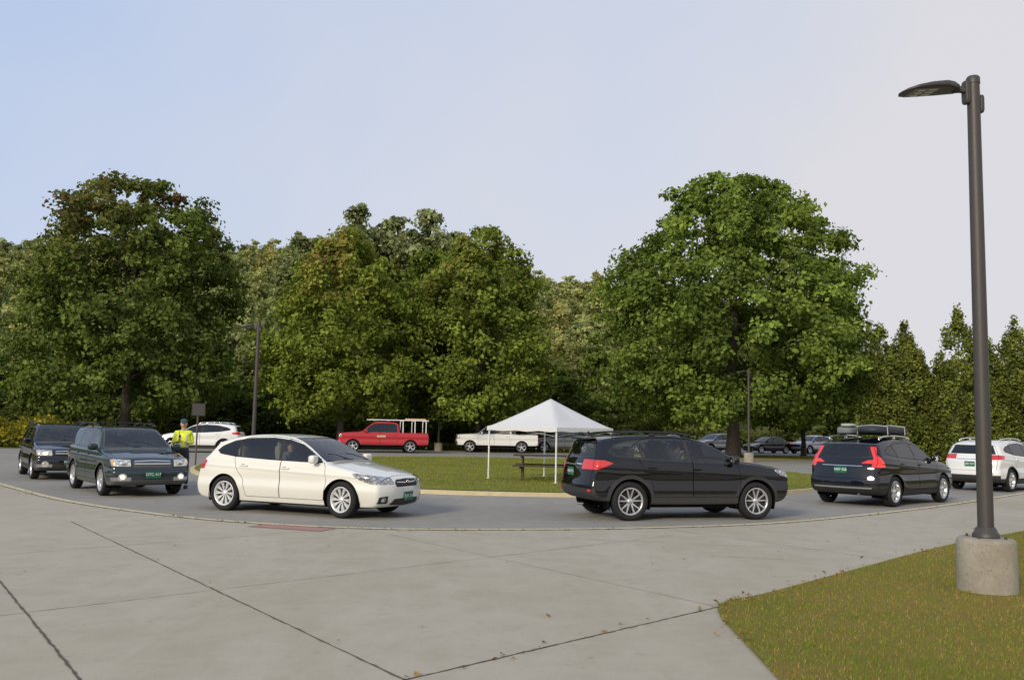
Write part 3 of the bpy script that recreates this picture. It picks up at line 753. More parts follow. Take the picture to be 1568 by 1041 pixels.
FOREST=dict(L=4.45,W=.87,b0=.985,b1=-.015,tum=.35,tf=.075,tr=.05,bow=.17,wx=(1.26,-1.265),wr=.34,ar=.385,clad=.05,cz=.84,k=.06,
 sil=[(1.95,.25),(2.15,.28),(2.22,.38),(2.23,.55),(2.185,.61),(2.165,.77),(2.09,.85),(1.6,.945),(1.12,1.01),(1.0,1.045),(.42,1.40),(.18,1.495),(-.3,1.54),(-1.2,1.535),(-1.80,1.50),(-1.94,1.46),(-2.08,1.08),(-2.15,.95),(-2.16,.60),(-2.22,.55),(-2.22,.38),(-2.1,.27),(-1.5,.23),(0,.22),(1.5,.23)],
 dlo=[(.90,.99),(.82,1.07),(.44,1.34),(.2,1.42),(-.3,1.445),(-1.2,1.43),(-1.68,1.385),(-1.80,1.20),(-1.80,1.06),(-1.1,1.03),(-.3,1.01),(.4,.995)],
 pillars=[(.62,.012,0),(-.10,.035,-.05),(-1.02,.04,-.1)],ws=(1.055,1.455,.075),rw=(1.06,1.40,.12),
 doors=[[(.90,.34),(.96,.66),(.94,.95),(.84,1.07),(.44,1.36),(.18,1.45),(-.05,1.46),(-.06,.34)],[(-.07,.34),(-.06,1.47),(-1.04,1.46),(-1.12,1.05),(-1.05,.82),(-.85,.62),(-.80,.34)]],
 hood=(1.1,2.05),tgz=.60,tgt=1.42,mir=(.76,1.02),han=[(.06,.89),(-.90,.90)],fpl=(2.235,.50),rpl=(-2.165,.85),seat=.04,
 feat=[('lamp',dict(xz=[(2.4,.66),(2.4,.79),(1.95,.825),(1.86,.80),(1.95,.68)],ymin=.46,xmin=1.5)),
  ('black',dict(yz=[(-.01,.65),(.40,.65),(.42,.76),(.38,.80),(-.01,.815)],n='front')),
  ('chrome',dict(yz=[(-.01,.72),(.385,.72),(.385,.74),(-.01,.74)],n='front')),('chrome',dict(yz=[(-.01,.79),(.385,.775),(.39,.795),(-.01,.81)],n='front')),
  ('chrome',dict(zmin=.36,zmax=.44,xmin=1.95,ymin=0.45,ymax=.82)),
  ('lamp',dict(yz=[(.54,.41),(.59,.37),(.65,.37),(.70,.41),(.70,.48),(.65,.52),(.59,.52),(.54,.48)],n='front')),
  ('black',dict(zmax=.38,n='front')),('black',dict(zmax=.34)),('black',dict(xz=[(.95,.2),(.95,.40),(-.95,.40),(-.95,.2)],n='side')),
  ('red',dict(xz=[(-1.9,.98),(-1.88,.72),(-2.3,.72),(-2.3,.98)],ymin=.62,xmax=-1.6))])
XC=dict(L=4.63,W=.93,b0=1.06,b1=-.06,tum=.44,tf=.10,tr=.09,bow=.22,wx=(1.42,-1.35),wr=.36,ar=.405,clad=.03,cz=.92,ww=.23,seat=.10,k=.07,
 sil=[(2.05,.26),(2.22,.32),(2.30,.46),(2.315,.62),(2.28,.86),(2.18,.95),(1.7,1.05),(1.22,1.10),(1.08,1.13),(.42,1.48),(.14,1.575),(-.3,1.63),(-.9,1.625),(-1.45,1.58),(-1.90,1.50),(-2.0,1.45),(-2.13,1.19),(-2.18,1.08),(-2.26,.95),(-2.28,.75),(-2.315,.60),(-2.31,.42),(-2.18,.30),(-1.6,.25),(0,.24),(1.5,.25)],
 dlo=[(.98,1.065),(.90,1.14),(.44,1.40),(.10,1.49),(-.35,1.53),(-.95,1.50),(-1.45,1.41),(-1.68,1.32),(-1.64,1.24),(-1.1,1.15),(-.3,1.10),(.4,1.075)],
 pillars=[(.70,.013,0),(-.10,.035,-.12),(-1.08,.03,-.25)],ws=(1.135,1.53,.08),rw=(1.17,1.43,.20),
 doors=[[(.96,.38),(1.02,.72),(.98,1.02),(.90,1.13),(.44,1.42),(.06,1.51),(-.05,1.1),(-.05,.38)],[(-.06,.38),(-.06,1.1),(.05,1.52),(-.42,1.56),(-.95,1.53),(-1.16,1.47),(-1.2,1.15),(-1.10,.92),(-.92,.70),(-.85,.38)]],
 hood=(1.15,2.15),tgz=.66,tgt=1.44,mir=(.84,1.10),han=[(.02,.98),(-.95,1.01)],fpl=(2.31,.55),rpl=(-2.275,.86),
 feat=[('lamp',dict(xz=[(2.5,.76),(2.4,.90),(1.85,.96),(1.80,.93),(1.95,.82)],ymin=.45,xmin=1.5)),
  ('black',dict(yz=[(-.01,.58),(.36,.62),(.40,.88),(-.01,.92)],n='front')),('black',dict(zmax=.42)),('black',dict(zmax=.50,n='rear')),
  ('chrome',dict(zmin=.43,zmax=.465,n='rear',ymax=.72)),('chrome',dict(zmin=.95,zmax=.965,n='rear',ymax=.5)),
  ('red',dict(xz=[(-1.72,1.47),(-1.88,1.43),(-1.98,1.22),(-1.88,1.06),(-1.80,.94),(-2.5,.92),(-2.5,1.10),(-2.25,1.20),(-2.0,1.50)],edge=.15,xmax=-1.5,zmin=.93,zmax=1.41)),
  ('red',dict(yz=[(.45,1.02),(.9,1.02),(.9,1.10),(.6,1.10)],n='rear'))])
RAV=dict(XC); RAV.update(L=4.60,W=.92,feat=[('lamp',dict(xz=[(2.5,.78),(2.4,.90),(1.75,.96),(1.75,.93),(1.95,.82)],ymin=.45,xmin=1.5)),
  ('black',dict(yz=[(-.01,.60),(.5,.62),(.5,.80),(-.01,.84)],n='front')),('black',dict(zmax=.42)),('black',dict(zmax=.52,n='rear')),('chrome',dict(zmin=.99,zmax=1.02,n='rear',ymax=.45)),
  ('red',dict(xz=[(-1.72,1.12),(-1.85,1.02),(-2.5,.98),(-2.5,1.12),(-2.1,1.16)],ymin=.46,xmax=-1.5))],rw=(1.19,1.43,.14),clad=.05)
SEDAN=dict(HATCH); SEDAN.update(L=4.6,sil=[(2.05,.19),(2.22,.22),(2.29,.36),(2.30,.52),(2.24,.66),(2.0,.79),(1.55,.88),(1.10,.95),(.98,.98),(.30,1.33),(.05,1.40),(-.4,1.43),(-.8,1.40),(-1.15,1.30),(-1.62,1.06),(-1.75,1.03),(-2.15,1.02),(-2.24,.98),(-2.28,.75),(-2.29,.45),(-2.2,.25),(-1.5,.19),(0,.18),(1.5,.18)],
 dlo=[(.86,.955),(.36,1.275),(.05,1.345),(-.4,1.365),(-.75,1.335),(-1.1,1.22),(-1.32,1.07),(-1.1,1.02),(.4,.965)],rw=(1.06,1.36,.13),pillars=[(-.07,.035,-.12)],wx=(1.35,-1.35),fpl=(2.30,.4),rpl=(-2.285,.8),
 doors=[[(.93,.30),(.95,.90),(.38,1.30),(.03,1.36),(-.03,.98),(-.03,.30)],[(-.04,.30),(-.04,.98),(.02,1.37),(-.40,1.39),(-.75,1.36),(-1.05,1.0),(-.88,.62),(-.80,.30)]],tgz=.6,tgt=1.0)
TRUCK=dict(L=5.75,W=.98,b0=1.22,b1=0.0,tum=.30,tf=.05,tr=.02,bow=.10,wx=(1.92,-1.62),wr=.395,ar=.45,clad=.0,cz=1.0,k=.06,ww=.26,zs=.85,seat=.28,
 sil=[(2.6,.45),(2.80,.46),(2.86,.55),(2.87,.80),(2.84,1.14),(2.74,1.22),(2.1,1.27),(1.55,1.30),(1.42,1.33),(.85,1.78),(.62,1.88),(.2,1.93),(-.5,1.92),(-.78,1.88),(-.90,1.77),(-.98,1.30),(-1.02,1.275),(-2.70,1.275),(-2.82,1.25),(-2.84,.95),(-2.84,.55),(-2.7,.50),(-1.5,.48),(0,.42),(1.5,.45)],
 dlo=[(1.34,1.26),(1.22,1.36),(.86,1.66),(.65,1.78),(.2,1.82),(-.6,1.81),(-.76,1.74),(-.80,1.27)],
 pillars=[(.30,.04,-.05),(-.50,.0,0)],ws=(1.34,1.82,.08),rw=(1.36,1.77,.18),
 doors=[[(1.36,.50),(1.38,1.2),(.86,1.69),(.62,1.79),(.30,1.82),(.28,.50)],[(.27,.50),(.29,1.82),(-.62,1.81),(-.78,1.72),(-.82,.50)]],
 hood=(1.6,2.72),tgz=.62,tgt=1.25,mir=(1.12,1.30),han=[(.42,1.10),(-.62,1.10)],fpl=(2.87,.62),rpl=(-2.845,.70),
 feat=[('lamp',dict(xz=[(3,.90),(3,1.14),(2.62,1.14),(2.60,.94)],ymin=.62,xmin=2.0)),
  ('black',dict(yz=[(-.01,.80),(.58,.80),(.60,1.14),(-.01,1.15)],n='front')),('chrome',dict(yz=[(-.01,.94),(.58,.94),(.58,.99),(-.01,.99)],n='front')),
  ('chrome',dict(zmin=.52,zmax=.74,n='front')),('chrome',dict(zmin=.5,zmax=.68,n='rear')),('black',dict(zmax=.50)),
  ('red',dict(xz=[(-2.72,.80),(-2.72,1.18),(-3,1.18),(-3,.80)],ymin=.82,xmax=-2.4)),
  ('black',dict(xz=[(-1.08,1.262),(-1.08,1.4),(-2.72,1.4),(-2.72,1.262)],edge=2,ymax=.86))])

P_white=reg(car_material('paint_white',(.74,.725,.65),rough=.4,tint=(.66,.70,.68),dirt=.3,spec=.2),(.74,.725,.65))
P_black=reg(car_material('paint_black',(.004,.004,.005),clad=(.04,.04,.041),tint=(.80,.84,.83),tail=.35,dirt=.35),(.004,.004,.005))
P_fgreen=reg(car_material('paint_dark_green',(.012,.024,.030),clad=(.085,.088,.085),lamp_on=True,tint=(.66,.70,.69)),(.012,.024,.030))
P_navy=reg(car_material('paint_navy',(.006,.008,.013),lamp_on=True,tint=(.5,.54,.53)),(.006,.008,.013))
P_xc=reg(car_material('paint_deep_black',(.004,.005,.009),tail=.6,dirt=.2,tint=(.55,.58,.57)),(.004,.005,.009))
P_white2=reg(car_material('paint_pure_white',(.72,.72,.70),rough=.4,tail=.3,spec=.2),(.72,.72,.70))
P_red=reg(car_material('paint_red',(.42,.022,.03)),(.42,.022,.03))
P_silver=reg(car_material('paint_silver',(.36,.37,.38),.4,spec=.3),(.36,.37,.38))
P_grey=reg(car_material('paint_grey',(.09,.095,.10),.2,spec=.2),(.09,.095,.1))

c=make_car('white_hatchback_car','hatch',HATCH,P_white,(-3.88,17.85),-23,320,'multi',M_intt,plate='EJW 214',steer=-6,passenger=True)
mb=MB(); mb.sbox((2.185,0,.66),(.02,.10,.05),0,.8); mb.obj('front_badge',[M_chrome],c)
c=make_car('black_crossover_car','cross',CROSS,P_black,(3.28,18.4),17,320,'cross',M_int,plate='HBA 731',rails=(.05,-1.6,1.615,.60,'b'),passenger=True)
mb=MB()
for sd in(1,-1): mb.sbox((-2.10,sd*.72,.55),(.06,.10,.05),1,.6)
mb.box((-2.20,0,1.02),(.02,.5,.02),0); mb.tube([(-1.75,0,1.55),(-1.85,0,1.63)],.02,2,8)
mb.sbox((-1.95,0,1.505),(.22,1.05,.05),3,.5)
mb.obj('rear_trim',[M_chrome,M_rlens,M_plast,_pm[P_black.name]],c)
c=make_car('dark_green_wagon_car','forest',FOREST,P_fgreen,(-9.15,21.95),-52,320,'six',M_int,plate='DTC 417',rails=(.05,-1.7,1.56,.64,'b'))
mb=MB()
for x in(-.15,-1.05): mb.box((x,0,1.605),(.06,1.34,.025),0)
for sd in(1,-1):
    mb.sbox((2.13,sd*.60,.73),(.03,.12,.08),1,.8); mb.sbox((1.99,sd*.79,.74),(.08,.05,.08),2,.7); mb.sbox((2.175,sd*.62,.445),(.03,.10,.09),3,.9)
mb.obj('roof_bars_and_lamps',[M_plast,M_chrome,M_amber,M_lit],c)
c=make_car('dark_suv_car','navy',dict(FOREST,clad=.0),P_navy,(-13.2,27.0),-56,280,'five',M_int,plate='FWN 906',rails=(.05,-1.7,1.56,.64,'b'))
mb=MB()
for sd in(1,-1): mb.sbox((2.10,sd*.62,.73),(.05,.14,.09),0,.8)
for sd in(1,-1): mb.sbox((1.97,sd*.795,.74),(.06,.05,.08),1,.7)
mb.obj('headlamps',[M_lit,M_amber],c)
c=make_car('black_suv_car','xc',XC,P_xc,(9.55,23.5),43,320,'five',M_int,plate='HKP 558',rails=(.05,-1.6,1.64,.62,'c'))
mb=MB()
for x in(.0,-1.0): mb.box((x,0,1.70),(.07,1.30,.03),0)
mb.sbox((-.45,-.22,1.81),(1.9,.75,.24),1,.6,taper=lambda p:Vector((p.x,p.y*(1-.12*(p.x>0)*p.x),p.z*(1-.35*max(p.x,0)))))
mb.sbox((-.95,.42,1.79),(.75,.42,.20),2,.5); mb.tube([(-.6,.64,1.70),(-.6,.63,1.90),(-.6,.2,1.91)],.015,3,6)
mb.sbox((-1.15,.35,1.92),(.4,.3,.09),3,.6)
for xx in(-1.05,-.1): mb.tube([(xx,-.60,1.70),(xx,-.59,1.9),(xx,-.22,1.935),(xx,.15,1.9),(xx,.17,1.7)],.014,3,6)
mb.obj('roof_box',[M_plast,simple('roof_bag',(.02,.024,.034),.6),simple('gear_grey',(.16,.18,.18),.8),simple('strap',(.35,.36,.30),.7)],c)
c=make_car('white_suv_car','rav',RAV,P_white2,(16.3,30.6),40,280,'five',M_int,plate='JEB 203',rails=(.05,-1.55,1.64,.62,'c'))
make_car('dark_suv_car','xc',XC,P_navy,(22.5,38.5),42,200,'five',driver=False,fp=False)
make_car('white_suv_car','rav',RAV,P_white2,(-17.0,51),183,200,'five',fp=False,rails=(.05,-1.55,1.64,.62,'c'))
c=make_car('red_pickup_truck','truck',TRUCK,P_red,(-8.0,58),193,240,'five',fp=False,driver=False)
mb=MB()
for x in(-1.15,-1.9,-2.6):
    for sd in(1,-1): mb.tube([(x,sd*.84,1.25),(x,sd*.80,2.0)],.03,0,8)
    mb.tube([(x,-.84,1.98),(x,.84,1.98)],.03,0,8)
for sd in(1,-1): mb.tube([(1.0,sd*.80,2.03),(-2.75,sd*.80,2.03)],.03,0,8)
for x in(.6,-.3): mb.tube([(x,-.8,2.0),(x,.8,2.0)],.025,0,8)
for sd in(1,-1): mb.box((.2,sd*1.0,1.02),(.55,.01,.14),1)
mb.tube([(-1.3,.5,2.08),(-2.6,.5,2.08)],.08,1,10)
mb.obj('ladder_rack',[M_white,simple('decal',(.55,.35,.2),.5)],c)
make_car('white_pickup_truck','truck',TRUCK,P_white2,(-.9,63.5),186,240,'five',fp=False,driver=False)
make_car('dark_suv_car','xc',XC,P_grey,(3.9,67),180,200,'five',driver=False,fp=False)
make_car('silver_suv_car','rav',RAV,P_silver,(17.4,78),215,200,'five',driver=False,fp=False)
make_car('black_sedan_car','sedan',SEDAN,P_black,(22.4,80),205,200,'five',driver=False,fp=False)
make_car('silver_suv_car','rav',RAV,P_silver,(26.6,81),215,200,'five',driver=False,fp=False)
make_car('silver_sedan_car','sedan',SEDAN,P_silver,(14.0,83),200,200,'five',driver=False,fp=False)
make_car('dark_suv_car','xc',XC,P_grey,(8.2,70),178,200,'five',driver=False,fp=False)
make_car('grey_suv_car','rav',RAV,P_grey,(28.5,66),190,200,'five',driver=False,fp=False)

# ------------------------------------------------------------------ street lamps
def lamp_base_mat():
    t=NT('cast_concrete'); v=t.coord(); n1=t.noise(3,6,.7,v); n2=t.noise(40,4,.7,v)
    vo=t.n('ShaderNodeTexVoronoi'); vo.inputs['Scale'].default_value=16; t.l(v,vo.inputs['Vector'])
    pit=t.ramp(vo.outputs['Distance'],[(.10,0.),(.2,1.)])
    a=t.ramp(n1,[(.3,(.25,.22,.165)),(.7,(.41,.375,.31))]); b=t.mix(t.ramp(n2,[(.4,.4),(.7,0.)]),a,(.2,.18,.14)); b=t.mix(t.math('MULTIPLY',t.math('SUBTRACT',1.0,pit),.5),b,(.14,.12,.1))
    return t.done(t.bsdf(b,.9,0,.2,bump=n2,bs=.6,bd=.012))
M_base=lamp_base_mat()
def street_lamp(loc,H=5.35,ang=0,z0=0):
    e=empty('street_lamp',(loc[0],loc[1],z0),ang)
    mb=MB()
    mb.rev([(.285,-.1),(.285,.50),(.275,.525),(.255,.545),(0,.55)],0,48,axis='z')
    mb.rev([(.13,.55),(.13,.585),(.115,.60),(.10,.64),(.085,.655)],1,28,axis='z')
    for k in range(4):
        a=k*math.pi/2+.6; mb.tube([(.19*math.cos(a),.19*math.sin(a),.54),(.19*math.cos(a),.19*math.sin(a),.57)],.015,1,6)
    mb.tube([(0,0,.60),(0,0,H*.5),(0,0,H)],[.078,.072,.064],1,28)
    mb.rev([(.07,H-.06),(.07,H+.005),(.055,H+.025),(0,H+.03)],1,24,axis='z')
    zc=H-.16
    mb.sbox((.075,0,zc-.12),(.05,.10,.20),1,.4)
    mb.sbox((-.085,0,zc+.0),(.06,.10,.26),1,.4)
    mb.tube([(-.08,0,zc+.02),(-.16,0,zc+.03),(-.24,0,zc+.02)],[.055,.05,.05],1,12,sq=.7)
    st=[(-.20,.07,.055,0),(-.28,.12,.065,.005),(-.38,.165,.062,.0),(-.55,.18,.05,-.022),(-.70,.17,.035,-.048),(-.80,.12,.022,-.07),(-.84,.05,.010,-.078)]
    V=[];F=[];n=20
    for (x,w,h,dz) in st:
        for k in range(n):
            a=2*math.pi*k/n; cy=math.copysign(abs(math.cos(a))**.6,math.cos(a)); cz=math.copysign(abs(math.sin(a))**(.7 if math.sin(a)>0 else .35),math.sin(a))
            V.append((x,w*cy,zc+.02+dz+h*cz*(1 if math.sin(a)>0 else .45)))
    for i in range(len(st)-1):
        for k in range(n): F.append((i*n+k,i*n+(k+1)%n,(i+1)*n+(k+1)%n,(i+1)*n+k))
    F.append(tuple(range((len(st)-1)*n,len(st)*n))); F.append(tuple(range(n))[::-1])
    mb.add(V,F,1,True)
    Mp=Matrix.Translation((-.60,0,zc-.030))@Matrix.Rotation(-.13,4,'Y')
    mb.box((0,0,0),(.30,.24,.016),2,M=Mp)
    for i in range(2):
        for j in range(3): mb.sbox((.08-.13*i,-.075+.075*j,-.009),(.10,.055,.012),3,.6,n=6,M=Mp)
    mb.obj('lamp_assembly',[M_base,M_lampmetal,simple('led_panel',(.12,.12,.115),.4),simple('led_lens',(.45,.44,.36),.15)],e)
    return e
street_lamp((4.92,9.55),5.42,math.radians(8),ZP)
street_lamp((-9.9,35.5),5.45,math.radians(-2),.11)
street_lamp((13.9,53.5),5.4,math.radians(20),.0)
street_lamp((-5.0,64.5),5.4,math.radians(0),.0)

# ------------------------------------------------------------------ canopy tent
def tent():
    e=empty('canopy_tent',(1.25,28.6,.115),math.radians(-42))
    t=NT('tent_fabric'); v=t.coord(); n=t.noise(2.5,4,.6,v,.5)
    d=t.bsdf((.80,.80,.81),.7,bump=n,bs=.4,bd=.06); tr=t.n('ShaderNodeBsdfTranslucent'); tr.inputs[0].default_value=(.75,.75,.76,1)
    fab=t.done(t.mixs(.25,d,tr.outputs[0]))
    mb=MB(); a=1.38; ze=1.60; zp=2.50; N=14
    def zz(x,y):
        r=min(max(abs(x),abs(y))/a,1.0); s_=min(abs(x),abs(y))/(max(abs(x),abs(y))+1e-6)
        return ze+(zp-ze)*max(1-r,0.0)**1.10-.05*math.sin(math.pi*r)*(1-s_)*.9
    V=[];F=[]
    for j in range(2*N+1):
        for i in range(2*N+1):
            x=-a+a*i/N;y=-a+a*j/N; V.append((x,y,zz(x,y)))
    m=2*N+1
    for j in range(2*N):
        for i in range(2*N): F.append((j*m+i,j*m+i+1,(j+1)*m+i+1,(j+1)*m+i))
    mb.add(V,F,0,True)
    b=a+.012
    cs=[(-b,-b),(b,-b),(b,b),(-b,b)]
    for k in range(4):
        p=cs[k];q=cs[(k+1)%4]; V=[];F=[]
        for i in range(13):
            f=i/12; x=p[0]+(q[0]-p[0])*f; y=p[1]+(q[1]-p[1])*f; sag=.015*math.sin(f*math.pi*6)
            V+=[(x,y,ze+.012),(x*1.004,y*1.004,ze-.12+sag)]
        for i in range(12): F.append((2*i,2*i+1,2*i+3,2*i+2))
        mb.add(V,F,0,True)
    for (x,y) in [(-1,-1),(1,-1),(1,1),(-1,1)]:
        X=x*(a-.04);Y=y*(a-.04)
        mb.box((X,Y,.82),(.035,.035,1.6),1); mb.box((X,Y,.01),(.09,.09,.012),1)
        mb.tube([(X,Y,1.45),(X*.5,Y*.5,1.95),(0,0,2.35)],.010,1,6)
    for k in range(4):
        p=(cs[k][0]*.96,cs[k][1]*.96);q=(cs[(k+1)%4][0]*.96,cs[(k+1)%4][1]*.96); mid=((p[0]+q[0])/2,(p[1]+q[1])/2)
        for u,w in((p,mid),(q,mid)):
            mb.tube([(u[0],u[1],1.50),(w[0],w[1],1.34)],.007,2,6); mb.tube([(u[0],u[1],1.34),(w[0],w[1],1.50)],.007,2,6)
    mb.tube([(0,0,2.0),(0,0,2.45)],.015,1,8)
    mb.obj('canopy_and_frame',[fab,M_white,simple('frame_grey',(.4,.4,.4),.5)],e)
tent()
def picnic():
    e=empty('picnic_table',(1.05,28.3,.115),math.radians(-4)); mb=MB()
    for i in range(5): mb.box((0,-.30+.15*i,.74),(1.83,.138,.04),0)
    for s_ in(-1,1):
        for k in range(2): mb.box((0,s_*(.66+.14*k),.44),(1.83,.13,.04),0)
    for x in(-.68,.68):
        mb.box((x,0,.70),(.04,.72,.05),0); mb.box((x-.002,0,.40),(.042,1.5,.09),0)
        for s_ in(-1,1):
            mb.box((x+.04,s_*.39,.36),(.04,.09,.80),0,R=RX(s_*.42))
    mb.obj('table_and_benches',[simple('weathered_wood',(.055,.042,.033),.85,var=.4,scale=8)],e)
picnic()
e=empty('traffic_sign',(-11.3,33.2,.11),math.radians(62))
mb=MB(); mb.box((0,0,1.1),(.055,.03,2.2),0); mb.box((0,-.02,2.0),(.62,.012,.46),1); mb.box((0,-.028,2.0),(.57,.003,.41),2); mb.box((0,.012,2.0),(.50,.05,.04),0)
mb.obj('post_and_panel',[simple('sign_post',(.16,.10,.07),.8),simple('sign_back',(.09,.06,.045),.6),simple('sign_face',(.17,.14,.12),.6)],e)

# ------------------------------------------------------------------ traffic attendant
def skin_obj(name,V,E,Rd,mat,parent,sub=2):
    me=bpy.data.meshes.new(name); me.from_pydata(V,E,[]); o=bpy.data.objects.new(name,me); link(o,parent)
    me.materials.append(mat)
    m=o.modifiers.new('Skin','SKIN'); m.use_smooth_shade=True
    for i,r in enumerate(Rd):
        sv=me.skin_vertices[0].data[i]; sv.radius=r if hasattr(r,'__len__') else (r,r); sv.use_root=(i==0)
    s_=o.modifiers.new('Sub','SUBSURF'); s_.levels=sub; s_.render_levels=sub
    return o
def vestmat():
    t=NT('hi_vis_vest'); sx=t.n('ShaderNodeSeparateXYZ'); t.l(t.coord(),sx.inputs[0]); z=sx.outputs[2]; x=t.math('ABSOLUTE',sx.outputs[0])
    def band(v,c,w): return t.math('LESS_THAN',t.math('ABSOLUTE',t.math('SUBTRACT',v,c)),w)
    f=t.math('MAXIMUM',band(z,1.10,.022),band(x,.095,.02))
    n=t.noise(9,4,.6,t.coord())
    return t.done(t.bsdf(t.mix(f,(.85,.95,.05),(.6,.6,.6)),.7,0,.3,0,bump=n,bs=.4,bd=.02))
def attendant():
    e=empty('traffic_attendant',(-8.2,23.1,0),math.radians(15))
    M_navyp=simple('trousers_navy',(.03,.033,.045),.9)
    skin_obj('trousers',[(0,0,.97),(.085,0,.90),(.105,-.015,.50),(.115,.015,.10),(-.085,0,.90),(-.12,.0,.50),(-.14,.03,.10),(0,0,1.04)],[(0,1),(1,2),(2,3),(0,4),(4,5),(5,6),(0,7)],[(.15,.11),.095,.068,.058,.095,.068,.058,(.14,.105)],M_navyp,e)
    V=[(0,0,1.02),(0,-.005,1.16),(0,-.01,1.30),(0,0,1.40),(0,.0,1.46),(.165,.0,1.385),(.235,.03,1.13),(.12,-.20,1.14),(-.165,.0,1.385),(-.235,.02,1.13),(-.07,-.22,1.22)]
    skin_obj('shirt',V,[(0,1),(1,2),(2,3),(3,4),(3,5),(5,6),(6,7),(3,8),(8,9),(9,10)],[(.145,.11),(.145,.105),(.165,.115),(.12,.085),.06,.066,.05,.036,.066,.05,.036],simple('shirt_lime',(.66,.76,.06),.85),e)
    skin_obj('vest',[(0,0,.98),(0,-.005,1.16),(0,-.01,1.30),(0,0,1.395)],[(0,1),(1,2),(2,3)],[(.175,.135),(.172,.13),(.19,.138),(.15,.10)],vestmat(),e)
    mb=MB()
    mb.tube([(0,.0,1.42),(0,-.008,1.53)],[.058,.052],0,14)
    hc=Vector((0,-.015,1.605))
    def ht(p):
        z=p.z/.115; w=1-.16*max(-z,0)**1.5; return Vector((p.x*w,p.y*(1-.06*max(-z,0)),p.z))
    mb.sbox(hc,(.155,.19,.23),0,.95,taper=ht,n=20)
    mb.sbox(hc+Vector((0,-.102,-.012)),(.026,.034,.045),0,.9,n=8)
    for s_ in(-1,1):
        mb.sbox(hc+Vector((.078*s_,.01,-.005)),(.016,.035,.058),0,.9,n=8); mb.sbox(hc+Vector((.031*s_,-.089,.008)),(.024,.012,.012),2,.9,n=6); mb.sbox(hc+Vector((.031*s_,-.092,.024)),(.032,.008,.006),3,.9,n=6)
    mb.sbox(hc+Vector((0,-.092,-.055)),(.046,.012,.010),4,.9,n=6)
    mb.sbox(hc+Vector((0,.03,.0)),(.162,.165,.17),3,.95,n=14)
    mb.sbox(hc+Vector((0,.004,.065)),(.175,.205,.13),1,.85,n=16); mb.sbox(hc+Vector((0,-.125,.045)),(.14,.11,.016),1,.8,R=RX(.18),n=10)
    for x,y in((.12,-.045),(-.145,-.03)): mb.sbox((x,y,.045),(.10,.28,.09),5,.6,n=12)
    mb.sbox((-.055,-.30,1.275),(.055,.035,.13),5,.4,R=RX(.3),n=10); mb.tube([(-.07,-.31,1.33),(-.07,-.34,1.46)],.006,5,6)
    mb.obj('head_cap_shoes_radio',[M_skin,simple('cap_teal',(.03,.07,.09),.8),simple('eye_dark',(.03,.02,.02),.3),M_hair,simple('lips',(.38,.16,.13),.5),simple('shoe_black',(.02,.02,.02),.6)],e)
    def hand(wx,wy,wz,dirv,upv,sd):
        d=Vector(dirv).normalized(); u=Vector(upv).normalized(); r=d.cross(u).normalized()*sd; u=r.cross(d).normalized()*sd
        W0=Vector((wx,wy,wz))
        VV=[W0-d*.02,W0+d*.03,W0+d*.085]; EE=[(0,1),(1,2)]; RR=[(.024,.02),(.036,.016),(.038,.014)]
        skin_obj('palm',[tuple(v) for v in VV],EE,RR,M_skin,e,1)
        for i,(o_,L) in enumerate([(-.028,.066),(-.009,.076),(.010,.070),(.028,.054)]):
            b=W0+d*.075+r*o_; c1=b+d*L*.5-u*.008; c2=c1+d*L*.28-u*.018; c3=c2+d*L*.1-u*.022
            skin_obj('finger_%d'%(i+1),[tuple(b),tuple(c1),tuple(c2),tuple(c3)],[(0,1),(1,2),(2,3)],[.0095,.009,.008,.007],M_skin,e,1)
        b=W0+d*.025-r*.028; c1=b-r*.028+d*.025-u*.008; c2=c1-r*.008+d*.032-u*.012
        skin_obj('thumb',[tuple(b),tuple(c1),tuple(c2)],[(0,1),(1,2)],[.012,.0105,.009],M_skin,e,1)
    hand(.12,-.20,1.14,(-.55,-.55,.25),(0,-.2,1),1); hand(-.07,-.22,1.22,(.15,-.75,.35),(-.6,.1,.6),-1)
attendant()

# ------------------------------------------------------------------ fallen leaves
def curbY(x):
    c=np.array(curb); return np.interp(x,c[:,0],c[:,1])
def fallen():
    P=[]; cv=np.array(inner)
    for i in range(160):
        k=rng.integers(24,104); f=rng.random(); p=cv[k]*(1-f)+cv[min(k+1,len(cv)-1)]*f+rng.normal(0,.10,2)+np.array([0,-.12]); P.append((p[0],p[1],ZP+.012))
    for i in range(26): P.append((rng.uniform(-7,9),rng.uniform(6,15),ZP+.012))
    for i in range(22):
        f=rng.random(); P.append((-.62+2.53*f+rng.normal(0,.05),5.83+2.6*f+rng.normal(0,.05),ZP+.012))
    lp=np.array(lawn[1:40])
    for i in range(90):
        k=rng.integers(0,30); f=rng.random(); p=lp[k]*(1-f)+lp[k+1]*f+rng.normal(0,.08,2); P.append((p[0],p[1],ZP+.03))
    for i in range(60): P.append((rng.uniform(2,12),rng.uniform(6,17),ZP+.045))
    P=np.array(P); P=P[(P[:,1]<curbY(P[:,0])-.02)]; n=len(P)
    s=rng.uniform(.012,.034,n)[:,None]
    nr=rng.normal(size=(n,3))*.35+np.array([0,0,1]); nr/=np.linalg.norm(nr,axis=1)[:,None]
    t=np.cross(nr,rng.normal(size=(n,3))); t/=np.linalg.norm(t,axis=1)[:,None]; b=np.cross(nr,t)
    V=np.stack([P-t*s,P-b*s*.6+nr*s*.2,P+t*s,P+b*s*.6+nr*s*.2],1)
    q=rng.random(n)[:,None]; c=np.array((.16,.08,.03))*(1-q)+np.array((.38,.22,.07))*q
    link(bpy.data.objects.new('fallen_leaves',np_mesh('fallen_leaves',V.reshape(-1,3),np.arange(n*4).reshape(-1,4),[M_leaf],fcol=c)))
fallen()

